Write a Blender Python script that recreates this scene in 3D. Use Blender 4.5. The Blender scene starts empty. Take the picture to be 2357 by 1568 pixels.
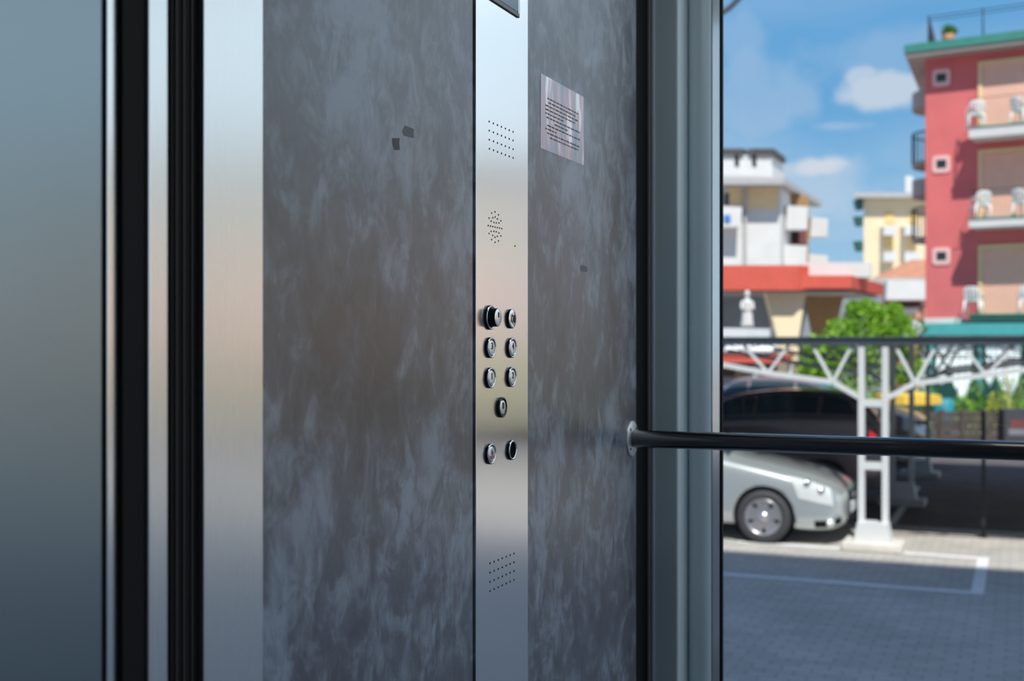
import bpy, bmesh, math, random
from mathutils import Vector, Matrix
random.seed(7)
C = bpy.context.scene.collection
sc = bpy.context.scene
PI = math.pi
# ------------------------------------------------------------------ camera maths
FPX = 2800.0; CX = 1178.5; HY = 787.0; CH = 2.44
YAW = math.radians(22.7)
FW = Vector((-math.sin(YAW), math.cos(YAW), 0)); RT = Vector((math.cos(YAW), math.sin(YAW), 0)); UP = Vector((0, 0, 1))
O = Vector((0, 0, CH))
def ray(px, py): return FW + RT*((px-CX)/FPX) + UP*((HY-py)/FPX)
def at(px, py, z): return O + ray(px, py)*z
def hitx(px, py, X):
    r = ray(px, py); return O + r*(X/r.x)
def hity(px, py, Y):
    r = ray(px, py); return O + r*(Y/r.y)
def hitp(px, py, P, n):
    r = ray(px, py); return O + r*((P-O).dot(n)/r.dot(n))
# ------------------------------------------------------------------ object helpers
ROOT = {}
def tag(o, label=None, cat=None, group=None, kind=None):
    if label: o['label'] = label
    if cat: o['category'] = cat
    if group: o['group'] = group
    if kind: o['kind'] = kind
    return o
def thing(name, label, cat, loc=(0,0,0), group=None):
    o = bpy.data.objects.new(name, None); C.objects.link(o); o.location = loc
    o.empty_display_size = .1
    ROOT[o.name] = Vector(loc)
    return tag(o, label, cat, group)
class MB:
    def __init__(s, T=None): s.v = []; s.f = []; s.T = T; s.sm = []
    def add(s, vs, fs, smooth=False):
        b = len(s.v)
        for p in vs:
            p = Vector(p); s.v.append(s.T @ p if s.T is not None else p)
        for f in fs: s.f.append(tuple(b+i for i in f)); s.sm.append(smooth)
        return s
    def box(s, a, b):
        x0,y0,z0 = [min(a[i],b[i]) for i in range(3)]; x1,y1,z1 = [max(a[i],b[i]) for i in range(3)]
        return s.add([(x0,y0,z0),(x1,y0,z0),(x1,y1,z0),(x0,y1,z0),(x0,y0,z1),(x1,y0,z1),(x1,y1,z1),(x0,y1,z1)],
              [(0,3,2,1),(4,5,6,7),(0,1,5,4),(1,2,6,5),(2,3,7,6),(3,0,4,7)])
    def prism(s, pts, z0, z1, ax=2):
        n = len(pts); vs = []
        for z in (z0, z1):
            for (a, b) in pts:
                vs.append((a,b,z) if ax == 2 else ((a,z,b) if ax == 1 else (z,a,b)))
        fs = [tuple(range(n))[::-1], tuple(range(n, 2*n))]
        for i in range(n): fs.append((i, (i+1) % n, n+(i+1) % n, n+i))
        return s.add(vs, fs)
    def tube(s, pts, r, seg=12, closed=True):
        pts = [Vector(p) for p in pts]; n = len(pts); vs = []; fs = []
        for i, p in enumerate(pts):
            d = (pts[min(i+1, n-1)] - pts[max(i-1, 0)]).normalized()
            a = d.cross(Vector((0,0,1)))
            if a.length < .1: a = d.cross(Vector((1,0,0)))
            a.normalize(); b = d.cross(a); rr = r[i] if isinstance(r, (list, tuple)) else r
            for k in range(seg):
                t = 2*PI*k/seg; vs.append(p + a*math.cos(t)*rr + b*math.sin(t)*rr)
        for i in range(n-1):
            for k in range(seg):
                k2 = (k+1) % seg; fs.append((i*seg+k, i*seg+k2, (i+1)*seg+k2, (i+1)*seg+k))
        s.add(vs, fs, True)
        if closed:
            b = len(s.v) - n*seg
            s.f.append(tuple(b+k for k in range(seg))[::-1]); s.sm.append(False)
            s.f.append(tuple(b+(n-1)*seg+k for k in range(seg))); s.sm.append(False)
        return s
    def bar(s, p, q, w, h):
        p = Vector(p); q = Vector(q); d = (q-p).normalized()
        a = d.cross(Vector((0,0,1)))
        if a.length < .1: a = Vector((1,0,0))
        a.normalize(); b = a.cross(d)
        vs = [c + a*sx*w/2 + b*sy*h/2 for c in (p, q) for sx, sy in ((-1,-1),(1,-1),(1,1),(-1,1))]
        return s.add(vs, [(3,2,1,0),(4,5,6,7),(0,1,5,4),(1,2,6,5),(2,3,7,6),(3,0,4,7)])
    def lathe(s, prof, c, axis, seg=32, smooth=True):
        # prof: (r, h) along axis
        ax = Vector(axis).normalized(); a = ax.orthogonal().normalized(); b = ax.cross(a); c = Vector(c)
        vs = []; fs = []; n = len(prof)
        for (r, h) in prof:
            for k in range(seg):
                t = 2*PI*k/seg; vs.append(c + ax*h + (a*math.cos(t)+b*math.sin(t))*max(r, 1e-5))
        for i in range(n-1):
            for k in range(seg):
                k2 = (k+1) % seg; fs.append((i*seg+k, i*seg+k2, (i+1)*seg+k2, (i+1)*seg+k))
        return s.add(vs, fs, smooth)
    def disc(s, c, axis, r, seg=16):
        ax = Vector(axis).normalized(); a = ax.orthogonal().normalized(); b = ax.cross(a); c = Vector(c)
        return s.add([c+(a*math.cos(2*PI*k/seg)+b*math.sin(2*PI*k/seg))*r for k in range(seg)], [tuple(range(seg))])
    def grid(s, fn, nu, nv, smooth=True):
        vs = [fn(i/nu, j/nv) for i in range(nu+1) for j in range(nv+1)]
        fs = [(i*(nv+1)+j, (i+1)*(nv+1)+j, (i+1)*(nv+1)+j+1, i*(nv+1)+j+1) for i in range(nu) for j in range(nv)]
        return s.add(vs, fs, smooth)
    def build(s, name, mat, parent=None, bevel=0, solid=0):
        me = bpy.data.meshes.new(name); o = bpy.data.objects.new(name, me); C.objects.link(o)
        if parent is not None:
            r = parent
            while r.parent: r = r.parent
            org = ROOT[r.name]; o.parent = parent
            if parent.parent: pass
        else:
            xs = [v.x for v in s.v]; ys = [v.y for v in s.v]; zs = [v.z for v in s.v]
            org = Vector(((min(xs)+max(xs))/2, (min(ys)+max(ys))/2, min(zs))); o.location = org
        if parent is None: ROOT[o.name] = Vector(org)
        me.from_pydata([v-org for v in s.v], [], s.f); me.update()
        for p, m in zip(me.polygons, s.sm): p.use_smooth = m
        bm = bmesh.new(); bm.from_mesh(me); bmesh.ops.recalc_face_normals(bm, faces=bm.faces); bm.to_mesh(me); bm.free()
        me.materials.append(mat)
        if solid:
            m = o.modifiers.new('s', 'SOLIDIFY'); m.thickness = solid; m.offset = 0
        if bevel:
            m = o.modifiers.new('b', 'BEVEL'); m.width = bevel; m.segments = 2; m.limit_method = 'ANGLE'
        return o
def copy_tree(o, parent=None):
    c = o.copy(); C.objects.link(c)
    if parent: c.parent = parent
    else: ROOT[c.name] = Vector(c.location)
    for ch in [x for x in sc.objects if x.parent == o]: copy_tree(ch, c)
    return c
def struct(o): o['kind'] = 'structure'; return o
# ------------------------------------------------------------------ materials
def newmat(name):
    m = bpy.data.materials.new(name); m.use_nodes = True
    nt = m.node_tree; nt.nodes.clear()
    out = nt.nodes.new('ShaderNodeOutputMaterial'); b = nt.nodes.new('ShaderNodeBsdfPrincipled')
    nt.links.new(b.outputs[0], out.inputs[0]); return m, nt, b
def N(nt, t, **kw):
    n = nt.nodes.new(t)
    for k, v in kw.items():
        if k in n.inputs.keys() if isinstance(k, str) else False: n.inputs[k].default_value = v
        else: setattr(n, k, v)
    return n
def mat(name, col, rough=.6, metal=0, var=.12, scale=3.0, bump=0, spec=.5, coat=0, emit=None):
    m, nt, b = newmat(name); L = nt.links.new
    tc = nt.nodes.new('ShaderNodeTexCoord')
    no = nt.nodes.new('ShaderNodeTexNoise'); no.inputs['Scale'].default_value = scale; no.inputs['Detail'].default_value = 5
    L(tc.outputs['Object'], no.inputs['Vector'])
    cr = nt.nodes.new('ShaderNodeValToRGB'); e = cr.color_ramp.elements
    e[0].position = .3; e[1].position = .7
    e[0].color = tuple(max(0, c*(1-var)) for c in col)+(1,); e[1].color = tuple(min(1, c*(1+var)) for c in col)+(1,)
    L(no.outputs['Fac'], cr.inputs['Fac']); L(cr.outputs[0], b.inputs['Base Color'])
    b.inputs['Roughness'].default_value = rough; b.inputs['Metallic'].default_value = metal
    b.inputs['Specular IOR Level'].default_value = spec
    b.inputs['Coat Weight'].default_value = coat
    if emit: b.inputs['Emission Color'].default_value = emit[:3]+(1,); b.inputs['Emission Strength'].default_value = emit[3]
    if bump:
        bp = nt.nodes.new('ShaderNodeBump'); bp.inputs['Strength'].default_value = bump; bp.inputs['Distance'].default_value = .01
        L(no.outputs['Fac'], bp.inputs['Height']); L(bp.outputs[0], b.inputs['Normal'])
    return m
def srgb(r, g, b):
    f = lambda c: (c/255/12.92) if c/255 <= .04045 else ((c/255+.055)/1.055)**2.4
    return (f(r), f(g), f(b))
def brushed(name, col, rough=.3, aniso=.6, streak=.012, bump=.0):
    m, nt, b = newmat(name); L = nt.links.new
    tc = nt.nodes.new('ShaderNodeTexCoord'); mp = nt.nodes.new('ShaderNodeMapping'); mp.inputs['Scale'].default_value = (900, 900, 1.2)
    L(tc.outputs['Object'], mp.inputs[0])
    no = nt.nodes.new('ShaderNodeTexNoise'); no.inputs['Scale'].default_value = 1; no.inputs['Detail'].default_value = 3
    L(mp.outputs[0], no.inputs['Vector'])
    mr = nt.nodes.new('ShaderNodeMapRange'); mr.inputs['To Min'].default_value = rough-streak; mr.inputs['To Max'].default_value = rough+streak
    L(no.outputs['Fac'], mr.inputs['Value']); L(mr.outputs[0], b.inputs['Roughness'])
    cr = nt.nodes.new('ShaderNodeValToRGB'); cr.color_ramp.elements[0].color = tuple(c*.985 for c in col)+(1,); cr.color_ramp.elements[1].color = tuple(min(1, c*1.01) for c in col)+(1,)
    L(no.outputs['Fac'], cr.inputs[0]); L(cr.outputs[0], b.inputs['Base Color'])
    b.inputs['Metallic'].default_value = 1; b.inputs['Anisotropic'].default_value = aniso
    tg = nt.nodes.new('ShaderNodeTangent'); tg.direction_type = 'RADIAL'; tg.axis = 'Z'
    L(tg.outputs[0], b.inputs['Tangent'])
    bp = nt.nodes.new('ShaderNodeBump'); bp.inputs['Strength'].default_value = bump; bp.inputs['Distance'].default_value = .001
    L(no.outputs['Fac'], bp.inputs['Height']); L(bp.outputs[0], b.inputs['Normal'])
    return m
def glassmat(name, tint=(.965,.985,.985), refl=1.0):
    m = bpy.data.materials.new(name); m.use_nodes = True; nt = m.node_tree; nt.nodes.clear(); L = nt.links.new
    out = nt.nodes.new('ShaderNodeOutputMaterial'); mx = nt.nodes.new('ShaderNodeMixShader')
    tr = nt.nodes.new('ShaderNodeBsdfTransparent'); tr.inputs[0].default_value = tint+(1,)
    gl = nt.nodes.new('ShaderNodeBsdfGlossy'); gl.inputs['Roughness'].default_value = .01
    ge = nt.nodes.new('ShaderNodeNewGeometry'); dt = nt.nodes.new('ShaderNodeVectorMath'); dt.operation = 'DOT_PRODUCT'
    L(ge.outputs['Incoming'], dt.inputs[0]); L(ge.outputs['Normal'], dt.inputs[1])
    def mm_(op, a_, b_):
        n_ = nt.nodes.new('ShaderNodeMath'); n_.operation = op
        for i_, x_ in enumerate((a_, b_)):
            if x_ is None: continue
            if isinstance(x_, (int, float)): n_.inputs[i_].default_value = x_
            else: L(x_, n_.inputs[i_])
        return n_.outputs[0]
    fr_ = mm_('ADD', mm_('MULTIPLY', mm_('POWER', mm_('SUBTRACT', 1.0, mm_('ABSOLUTE', dt.outputs['Value'], None)), 5.0), .96), .04)
    no = nt.nodes.new('ShaderNodeTexNoise'); no.inputs['Scale'].default_value = 2
    bp = nt.nodes.new('ShaderNodeBump'); bp.inputs['Strength'].default_value = .01
    L(no.outputs[0], bp.inputs['Height']); L(bp.outputs[0], gl.inputs['Normal'])
    mu = nt.nodes.new('ShaderNodeMath'); mu.operation = 'MULTIPLY'; mu.inputs[1].default_value = refl
    L(fr_, mu.inputs[0]); L(mu.outputs[0], mx.inputs[0]); L(tr.outputs[0], mx.inputs[1]); L(gl.outputs[0], mx.inputs[2]); L(mx.outputs[0], out.inputs[0])
    return m
def plaster(patch=None):
    m, nt, b = newmat('brushed_plaster_laminate'); L = nt.links.new
    tc = nt.nodes.new('ShaderNodeTexCoord')
    def layer(scale, rot, stretch, det, dist):
        mp = nt.nodes.new('ShaderNodeMapping'); mp.inputs['Rotation'].default_value = (rot, 0, 0); mp.inputs['Scale'].default_value = (1, stretch[0], stretch[1])
        L(tc.outputs['Object'], mp.inputs[0])
        n = nt.nodes.new('ShaderNodeTexNoise'); n.inputs['Scale'].default_value = scale; n.inputs['Detail'].default_value = det; n.inputs['Distortion'].default_value = dist
        n.inputs['Roughness'].default_value = .62
        L(mp.outputs[0], n.inputs['Vector']); return n
    A = layer(11, .6, (1.1, .85), 8, .5); B = layer(17, -.5, (1.1, .85), 8, .6); D = layer(2.6, .3, (1, 1), 4, .4); G = layer(4.2, -.2, (1, .8), 3, .3); E = layer(45, .6, (1.4, .6), 5, .6)
    mx = nt.nodes.new('ShaderNodeMath'); mx.operation = 'MAXIMUM'; L(A.outputs[0], mx.inputs[0]); L(B.outputs[0], mx.inputs[1])
    def mad(x, k, y):
        n = nt.nodes.new('ShaderNodeMath'); n.operation = 'MULTIPLY_ADD'; L(x, n.inputs[0]); n.inputs[1].default_value = k
        if isinstance(y, float): n.inputs[2].default_value = y
        else: L(y, n.inputs[2])
        return n.outputs[0]
    s = mad(mx.outputs[0], .95, mad(D.outputs[0], .75, mad(E.outputs[0], .26, -.50)))
    if patch:   # a darker oval area in the wall colour, ragged at its edge
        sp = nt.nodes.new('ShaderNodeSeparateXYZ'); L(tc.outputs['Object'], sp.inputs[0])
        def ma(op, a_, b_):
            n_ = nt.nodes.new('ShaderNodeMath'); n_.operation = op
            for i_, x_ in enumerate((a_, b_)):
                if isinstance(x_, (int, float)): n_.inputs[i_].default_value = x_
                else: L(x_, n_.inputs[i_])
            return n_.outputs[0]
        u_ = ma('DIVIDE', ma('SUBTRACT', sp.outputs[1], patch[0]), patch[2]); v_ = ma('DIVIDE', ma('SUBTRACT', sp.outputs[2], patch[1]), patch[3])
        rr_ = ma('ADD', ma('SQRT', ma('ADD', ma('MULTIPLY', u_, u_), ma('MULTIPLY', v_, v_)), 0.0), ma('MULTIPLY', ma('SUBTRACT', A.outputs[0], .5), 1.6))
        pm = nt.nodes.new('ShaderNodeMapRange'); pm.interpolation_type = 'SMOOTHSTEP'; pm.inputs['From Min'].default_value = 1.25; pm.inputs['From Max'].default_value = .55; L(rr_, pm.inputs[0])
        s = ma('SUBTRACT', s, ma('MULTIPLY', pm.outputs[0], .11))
    cr = nt.nodes.new('ShaderNodeValToRGB'); e = cr.color_ramp.elements
    e[0].position = .30; e[0].color = (.068, .066, .082, 1); e[1].position = .66; e[1].color = (.29, .34, .42, 1)
    k = cr.color_ramp.elements.new(.48); k.color = (.122, .130, .162, 1)
    L(s, cr.inputs[0])
    gr = nt.nodes.new('ShaderNodeMapRange'); gr.inputs['From Min'].default_value = .45; gr.inputs['From Max'].default_value = .62; gr.inputs['To Max'].default_value = .85; L(G.outputs[0], gr.inputs[0])
    tn = nt.nodes.new('ShaderNodeMix'); tn.data_type = 'RGBA'; tn.blend_type = 'MULTIPLY'; L(gr.outputs[0], tn.inputs[0]); L(cr.outputs[0], tn.inputs[6]); tn.inputs[7].default_value = (.90, .85, .80, 1)
    L(tn.outputs[2], b.inputs['Base Color'])
    mr = nt.nodes.new('ShaderNodeMapRange'); mr.inputs['To Min'].default_value = .22; mr.inputs['To Max'].default_value = .38
    L(mx.outputs[0], mr.inputs['Value']); L(mr.outputs[0], b.inputs['Roughness'])
    bp = nt.nodes.new('ShaderNodeBump'); bp.inputs['Strength'].default_value = .25; bp.inputs['Distance'].default_value = .002
    L(mx.outputs[0], bp.inputs['Height']); L(bp.outputs[0], b.inputs['Normal'])
    b.inputs['Specular IOR Level'].default_value = 1.0
    return m
def paver():
    m, nt, b = newmat('stone_pavers'); L = nt.links.new
    tc = nt.nodes.new('ShaderNodeTexCoord')
    br = nt.nodes.new('ShaderNodeTexBrick'); br.inputs['Scale'].default_value = 1
    br.inputs['Brick Width'].default_value = .22; br.inputs['Row Height'].default_value = .12; br.inputs['Mortar Size'].default_value = .008
    br.inputs['Color1'].default_value = (.56, .52, .48, 1); br.inputs['Color2'].default_value = (.46, .43, .40, 1); br.inputs['Mortar'].default_value = (.36, .335, .31, 1)
    L(tc.outputs['Object'], br.inputs['Vector'])
    no = nt.nodes.new('ShaderNodeTexNoise'); no.inputs['Scale'].default_value = .8; no.inputs['Detail'].default_value = 8
    L(tc.outputs['Object'], no.inputs['Vector'])
    mx = nt.nodes.new('ShaderNodeMix'); mx.data_type = 'RGBA'; mx.blend_type = 'MULTIPLY'; mx.inputs[0].default_value = .6
    cr = nt.nodes.new('ShaderNodeValToRGB'); cr.color_ramp.elements[0].position = .3; cr.color_ramp.elements[0].color = (.6, .6, .6, 1); cr.color_ramp.elements[1].position = .7
    L(no.outputs[0], cr.inputs[0]); L(br.outputs[0], mx.inputs[6]); L(cr.outputs[0], mx.inputs[7]); L(mx.outputs[2], b.inputs['Base Color'])
    b.inputs['Roughness'].default_value = .85
    bp = nt.nodes.new('ShaderNodeBump'); bp.inputs['Distance'].default_value = .006; L(br.outputs['Fac'], bp.inputs['Height']); bp.invert = True; L(bp.outputs[0], b.inputs['Normal'])
    return m
M = {}
M['steel'] = brushed('brushed_steel', (.82, .82, .81), .27, .5)
M['cop'] = brushed('brushed_panel_steel', (.90, .885, .875), .22, .5)
M['door'] = brushed('door_steel', (.27, .33, .36), .32, .5)
M['chrome'] = mat('chrome', (.75, .75, .75), .12, 1, .03)
M['alu'] = mat('grey_anodised_aluminium', (.54, .69, .75), .45, .1, .03)
M['alul'] = mat('pale_aluminium', (.88, .95, .97), .42, .65, .03)
M['black'] = mat('black_rubber', (.006, .006, .0065), .7, 0, .1, spec=.2)
M['blackgl'] = mat('black_gloss', (.01, .01, .012), .18, 0, .1)
M['rail'] = mat('black_coated_rail', (.012, .012, .014), .30, .0, .1, spec=.9, coat=1)
M['brown'] = mat('brown_brush_strip', (.035, .028, .024), .6, 0, .1)
M['plaster'] = plaster()
M['flange'] = mat('satin_flange_steel', (.80, .82, .83), .4, .7, .03)
M['hole'] = mat('dark_hole', (.003, .003, .003), .9, 0, .1, spec=.1)
M['glass'] = glassmat('clear_lift_glass')
M['dispglass'] = mat('display_glass', (.10, .17, .24), .08, 0, .05)
M['red_led'] = mat('red_lens', (.7, .08, .12), .3, 0, .05)
M['etch'] = mat('etched_mark', (.03, .03, .03), .6, .2, .1)
M['white'] = mat('white_render', (.64, .63, .62), .8, 0, .05, 1)
M['whitep'] = mat('white_plastic', (.93, .93, .92), .35, 0, .02)
M['cream'] = mat('cream_render', (.84, .68, .46), .8, 0, .04, .5)
M['yellow'] = mat('pale_yellow_render', (.80, .63, .42), .8, 0, .04, .5)
M['ochre'] = mat('ochre_blind', (.80, .55, .22), .8, 0, .04, .5)
M['redwall'] = mat('red_render', (.66, .15, .15), .85, 0, .06, 1.2, .1)
M['green'] = mat('green_gutter', (.05, .24, .19), .5, 0, .08)
M['teal'] = mat('teal_awning', (.06, .36, .37), .6, 0, .08)
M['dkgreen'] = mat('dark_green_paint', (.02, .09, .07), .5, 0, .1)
M['soffit'] = mat('grey_soffit', (.36, .33, .31), .8, 0, .04)
M['peach'] = mat('peach_roller_shutter', (.86, .50, .38), .6, 0, .03)
M['sand'] = mat('sand_frame', (.82, .60, .34), .6, 0, .05)
M['pink'] = mat('pale_pink_surround', (.80, .50, .48), .7, 0, .04)
M['winglass'] = mat('dark_window_glass', (.02, .03, .035), .06, 0, .1)
M['iron'] = mat('black_iron', (.02, .025, .03), .5, .3, .1)
M['redfascia'] = mat('red_fascia', (.64, .10, .065), .6, 0, .06)
M['brownwall'] = mat('brown_render', (.34, .20, .09), .8, 0, .08)
M['greywall'] = mat('blue_grey_render', (.26, .29, .33), .8, 0, .05)
M['roofg'] = mat('grey_roof', (.42, .41, .41), .8, 0, .06)
M['darktile'] = mat('dark_tile', (.07, .06, .06), .8, 0, .2)
M['terra'] = mat('terracotta_tiles', (.50, .22, .13), .8, 0, .2, 3)
M['paver'] = paver()
M['asph'] = mat('dark_paving', (.10, .085, .085), .85, 0, .25, 2, .3)
M['paint'] = mat('white_road_paint', (.74, .74, .74), .7, 0, .06, 6)
M['concrete'] = mat('pale_concrete', (.60, .57, .52), .85, 0, .1, 5)
M['wpaint'] = mat('white_painted_steel', (.66, .67, .68), .45, 0, .04)
M['dsteel'] = mat('dark_grey_steel', (.07, .085, .11), .5, .3, .1)
M['silver'] = mat('silver_car_paint', (.56, .60, .61), .28, .55, .02, 1, coat=.8)
M['dark_paint'] = mat('dark_bronze_car_paint', (.28, .22, .23), .3, .35, .05, 1, coat=1)
M['carglass'] = mat('tinted_car_glass', (.035, .055, .065), .05, 0, .1)
M['blueglass'] = mat('clear_car_windscreen', (.08, .2, .26), .06, 0, .05)
M['tyre'] = mat('tyre_rubber', (.04, .04, .045), .7, 0, .1)
M['alloy'] = mat('alloy_wheel', (.62, .60, .62), .28, .8, .03)
M['lamp'] = mat('headlamp_lens', (.85, .87, .88), .08, .3, .02)
M['redlamp'] = mat('lit_red_tail_lamp', (.8, .01, .02), .2, 0, .05, emit=(1, .01, .02, 1.2))
M['wood'] = mat('dark_stained_boards', (.085, .065, .06), .7, 0, .25, 4)
M['bark'] = mat('brown_bark', (.16, .11, .07), .9, 0, .3, 8, .4)
M['cloth'] = mat('pale_drape_cloth', (.86, .94, .96), .8, 0, .04)
M['yelcan'] = mat('yellow_parasol_cloth', (.75, .48, .06), .8, 0, .06)
M['ceil'] = mat('pale_ceiling', (.55, .55, .54), .6, 0, .02)
M['floor'] = mat('dark_rubber_floor', (.12, .12, .125), .5, 0, .1, 10)
M['signpale'] = mat('faded_pale_sign_print', (.22, .22, .25), .6, 0, .1)
M['sign'] = mat('grey_sign_box', (.06, .06, .07), .5, 0, .1)
M['signred'] = mat('faded_red_sign_print', (.20, .05, .05), .6, 0, .1)
M['pale'] = mat('pale_grey_panel', (.62, .66, .70), .7, 0, .05)
M['bluep'] = mat('blue_pot', (.02, .25, .32), .5, 0, .1)
M['host'] = mat('host_building_render', (.50, .46, .42), .85, 0, .05)
def leafmat(name, c1, c2):
    m, nt, b = newmat(name); L = nt.links.new
    g = nt.nodes.new('ShaderNodeNewGeometry'); cr = nt.nodes.new('ShaderNodeValToRGB')
    cr.color_ramp.elements[0].color = c1+(1,); cr.color_ramp.elements[1].color = c2+(1,)
    L(g.outputs['Random Per Island'], cr.inputs[0]); L(cr.outputs[0], b.inputs['Base Color'])
    b.inputs['Roughness'].default_value = .55; 
    out = [n for n in nt.nodes if n.type == 'OUTPUT_MATERIAL'][0]
    tl = nt.nodes.new('ShaderNodeBsdfTranslucent'); L(cr.outputs[0], tl.inputs[0]); mx = nt.nodes.new('ShaderNodeMixShader'); mx.inputs[0].default_value = .35
    L(b.outputs[0], mx.inputs[1]); L(tl.outputs[0], mx.inputs[2]); L(mx.outputs[0], out.inputs[0])
    return m
M['leaf'] = leafmat('bright_green_leaves', (.12, .30, .02), (.36, .62, .04))
M['leafd'] = leafmat('mid_green_leaves', (.05, .16, .03), (.16, .38, .05))
M['leafy'] = leafmat('yellow_green_leaves', (.40, .45, .05), (.60, .62, .08))
# ------------------------------------------------------------------ camera, world, sun
cam = bpy.data.cameras.new('camera'); co = bpy.data.objects.new('camera', cam); C.objects.link(co)
cam.sensor_width = 36; cam.lens = FPX/2357*36; cam.clip_start = .01; cam.clip_end = 2000
co.location = O; co.rotation_euler = (PI/2, 0, YAW); cam.shift_y = 3/2357
cam.dof.use_dof = True; cam.dof.focus_distance = 1.92; cam.dof.aperture_fstop = 4.6
sc.camera = co
w = bpy.data.worlds.new('sky'); sc.world = w; w.use_nodes = True; nt = w.node_tree; nt.nodes.clear(); L = nt.links.new
wo = nt.nodes.new('ShaderNodeOutputWorld'); bg = nt.nodes.new('ShaderNodeBackground'); L(bg.outputs[0], wo.inputs[0])
tc = nt.nodes.new('ShaderNodeTexCoord'); sx = nt.nodes.new('ShaderNodeSeparateXYZ'); L(tc.outputs['Generated'], sx.inputs[0])
cr = nt.nodes.new('ShaderNodeValToRGB'); e = cr.color_ramp.elements
e[0].position = 0; e[0].color = (.46, .66, .86, 1); e[1].position = 1; e[1].color = (.06, .18, .48, 1)
for p, c in ((.10, (.33, .58, .84)), (.19, (.15, .42, .76)), (.28, (.16, .42, .76)), (.5, (.10, .30, .65))):
    k = e.new(p); k.color = c+(1,)
L(sx.outputs[2], cr.inputs[0])
def math_(op, a, b=None, c=None):
    n = nt.nodes.new('ShaderNodeMath'); n.operation = op
    for i, x in enumerate((a, b, c)):
        if x is None: continue
        if isinstance(x, (int, float)): n.inputs[i].default_value = x
        else: L(x, n.inputs[i])
    return n.outputs[0]
zz = math_('ADD', math_('MAXIMUM', sx.outputs[2], 0), .12)
cx_ = math_('DIVIDE', sx.outputs[0], zz); cy_ = math_('DIVIDE', sx.outputs[1], zz)
cb = nt.nodes.new('ShaderNodeCombineXYZ'); L(cx_, cb.inputs[0]); L(cy_, cb.inputs[1])
n1 = nt.nodes.new('ShaderNodeTexNoise'); n1.inputs['Scale'].default_value = .9; n1.inputs['Detail'].default_value = 8; n1.inputs['Distortion'].default_value = .6
L(cb.outputs[0], n1.inputs['Vector'])
wisp = nt.nodes.new('ShaderNodeMapRange'); wisp.inputs['From Min'].default_value = .42; wisp.inputs['From Max'].default_value = .75; wisp.inputs['To Max'].default_value = .55
L(n1.outputs[0], wisp.inputs[0])
n2 = nt.nodes.new('ShaderNodeTexNoise'); n2.inputs['Scale'].default_value = 26; n2.inputs['Detail'].default_value = 6; L(tc.outputs['Generated'], n2.inputs['Vector'])
mask = None
def blob(px, py, a, b, amp, soft=1.0):
    global mask
    d = ray(px, py).normalized(); hz = Vector((d.x, d.y, 0)).normalized(); rr = Vector((hz.y, -hz.x, 0))
    dp = nt.nodes.new('ShaderNodeVectorMath'); dp.operation = 'DOT_PRODUCT'; L(tc.outputs['Generated'], dp.inputs[0]); dp.inputs[1].default_value = rr
    df = nt.nodes.new('ShaderNodeVectorMath'); df.operation = 'DOT_PRODUCT'; L(tc.outputs['Generated'], df.inputs[0]); df.inputs[1].default_value = hz
    u = math_('DIVIDE', dp.outputs['Value'], a); v = math_('DIVIDE', math_('SUBTRACT', sx.outputs[2], d.z), b)
    r2 = math_('ADD', math_('MULTIPLY', u, u), math_('MULTIPLY', v, v))
    r = math_('ADD', math_('SQRT', r2), math_('MULTIPLY', math_('SUBTRACT', n2.outputs[0], .5), 2.6))
    mr = nt.nodes.new('ShaderNodeMapRange'); mr.interpolation_type = 'SMOOTHSTEP'
    mr.inputs['From Min'].default_value = 1.25; mr.inputs['From Max'].default_value = .45*soft; mr.inputs['To Min'].default_value = 0; mr.inputs['To Max'].default_value = amp
    L(r, mr.inputs[0]); f = math_('MULTIPLY', mr.outputs[0], math_('GREATER_THAN', df.outputs['Value'], 0))
    mask = f if mask is None else math_('MAXIMUM', mask, f)
blob(2030, 215, .040, .016, .8); blob(1985, 180, .014, .012, .7); blob(1880, 385, .026, .011, 1.0); blob(1930, 290, .03, .005, .3); blob(1820, 390, .02, .008, .6)
blob(1870, 430, .06, .03, .45); blob(1760, 230, .05, .05, .28, .6); blob(2050, 130, .06, .02, .2); blob(1700, 80, .03, .02, .2)
tot = math_('MAXIMUM', mask, math_('MULTIPLY', wisp.outputs[0], .55))
mixc = nt.nodes.new('ShaderNodeMix'); mixc.data_type = 'RGBA'; L(tot, mixc.inputs[0]); L(cr.outputs[0], mixc.inputs[6]); mixc.inputs[7].default_value = (.72, .77, .87, 1)
# bright sunlit cloud bank standing to the right of the view
bk_ = nt.nodes.new('ShaderNodeVectorMath'); bk_.operation = 'DOT_PRODUCT'; L(tc.outputs['Generated'], bk_.inputs[0]); bk_.inputs[1].default_value = Vector((.80, .60, .12)).normalized()
n3 = nt.nodes.new('ShaderNodeTexNoise'); n3.inputs['Scale'].default_value = 3.5; n3.inputs['Detail'].default_value = 7; L(tc.outputs['Generated'], n3.inputs['Vector'])
bv = math_('ADD', bk_.outputs['Value'], math_('MULTIPLY', math_('SUBTRACT', n3.outputs[0], .5), .16))
bm_ = nt.nodes.new('ShaderNodeMapRange'); bm_.interpolation_type = 'SMOOTHSTEP'; bm_.inputs['From Min'].default_value = .62; bm_.inputs['From Max'].default_value = .90; L(bv, bm_.inputs[0])
mixd = nt.nodes.new('ShaderNodeMix'); mixd.data_type = 'RGBA'; L(bm_.outputs[0], mixd.inputs[0]); L(mixc.outputs[2], mixd.inputs[6]); mixd.inputs[7].default_value = (.98, 1.17, 1.34, 1)
L(mixd.outputs[2], bg.inputs[0]); bg.inputs[1].default_value = 1.0
sun = bpy.data.lights.new('sun', 'SUN'); sun.energy = 6.0; sun.angle = .0095; sun.color = (1, .95, .88)
so = bpy.data.objects.new('sun', sun); C.objects.link(so)
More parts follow.
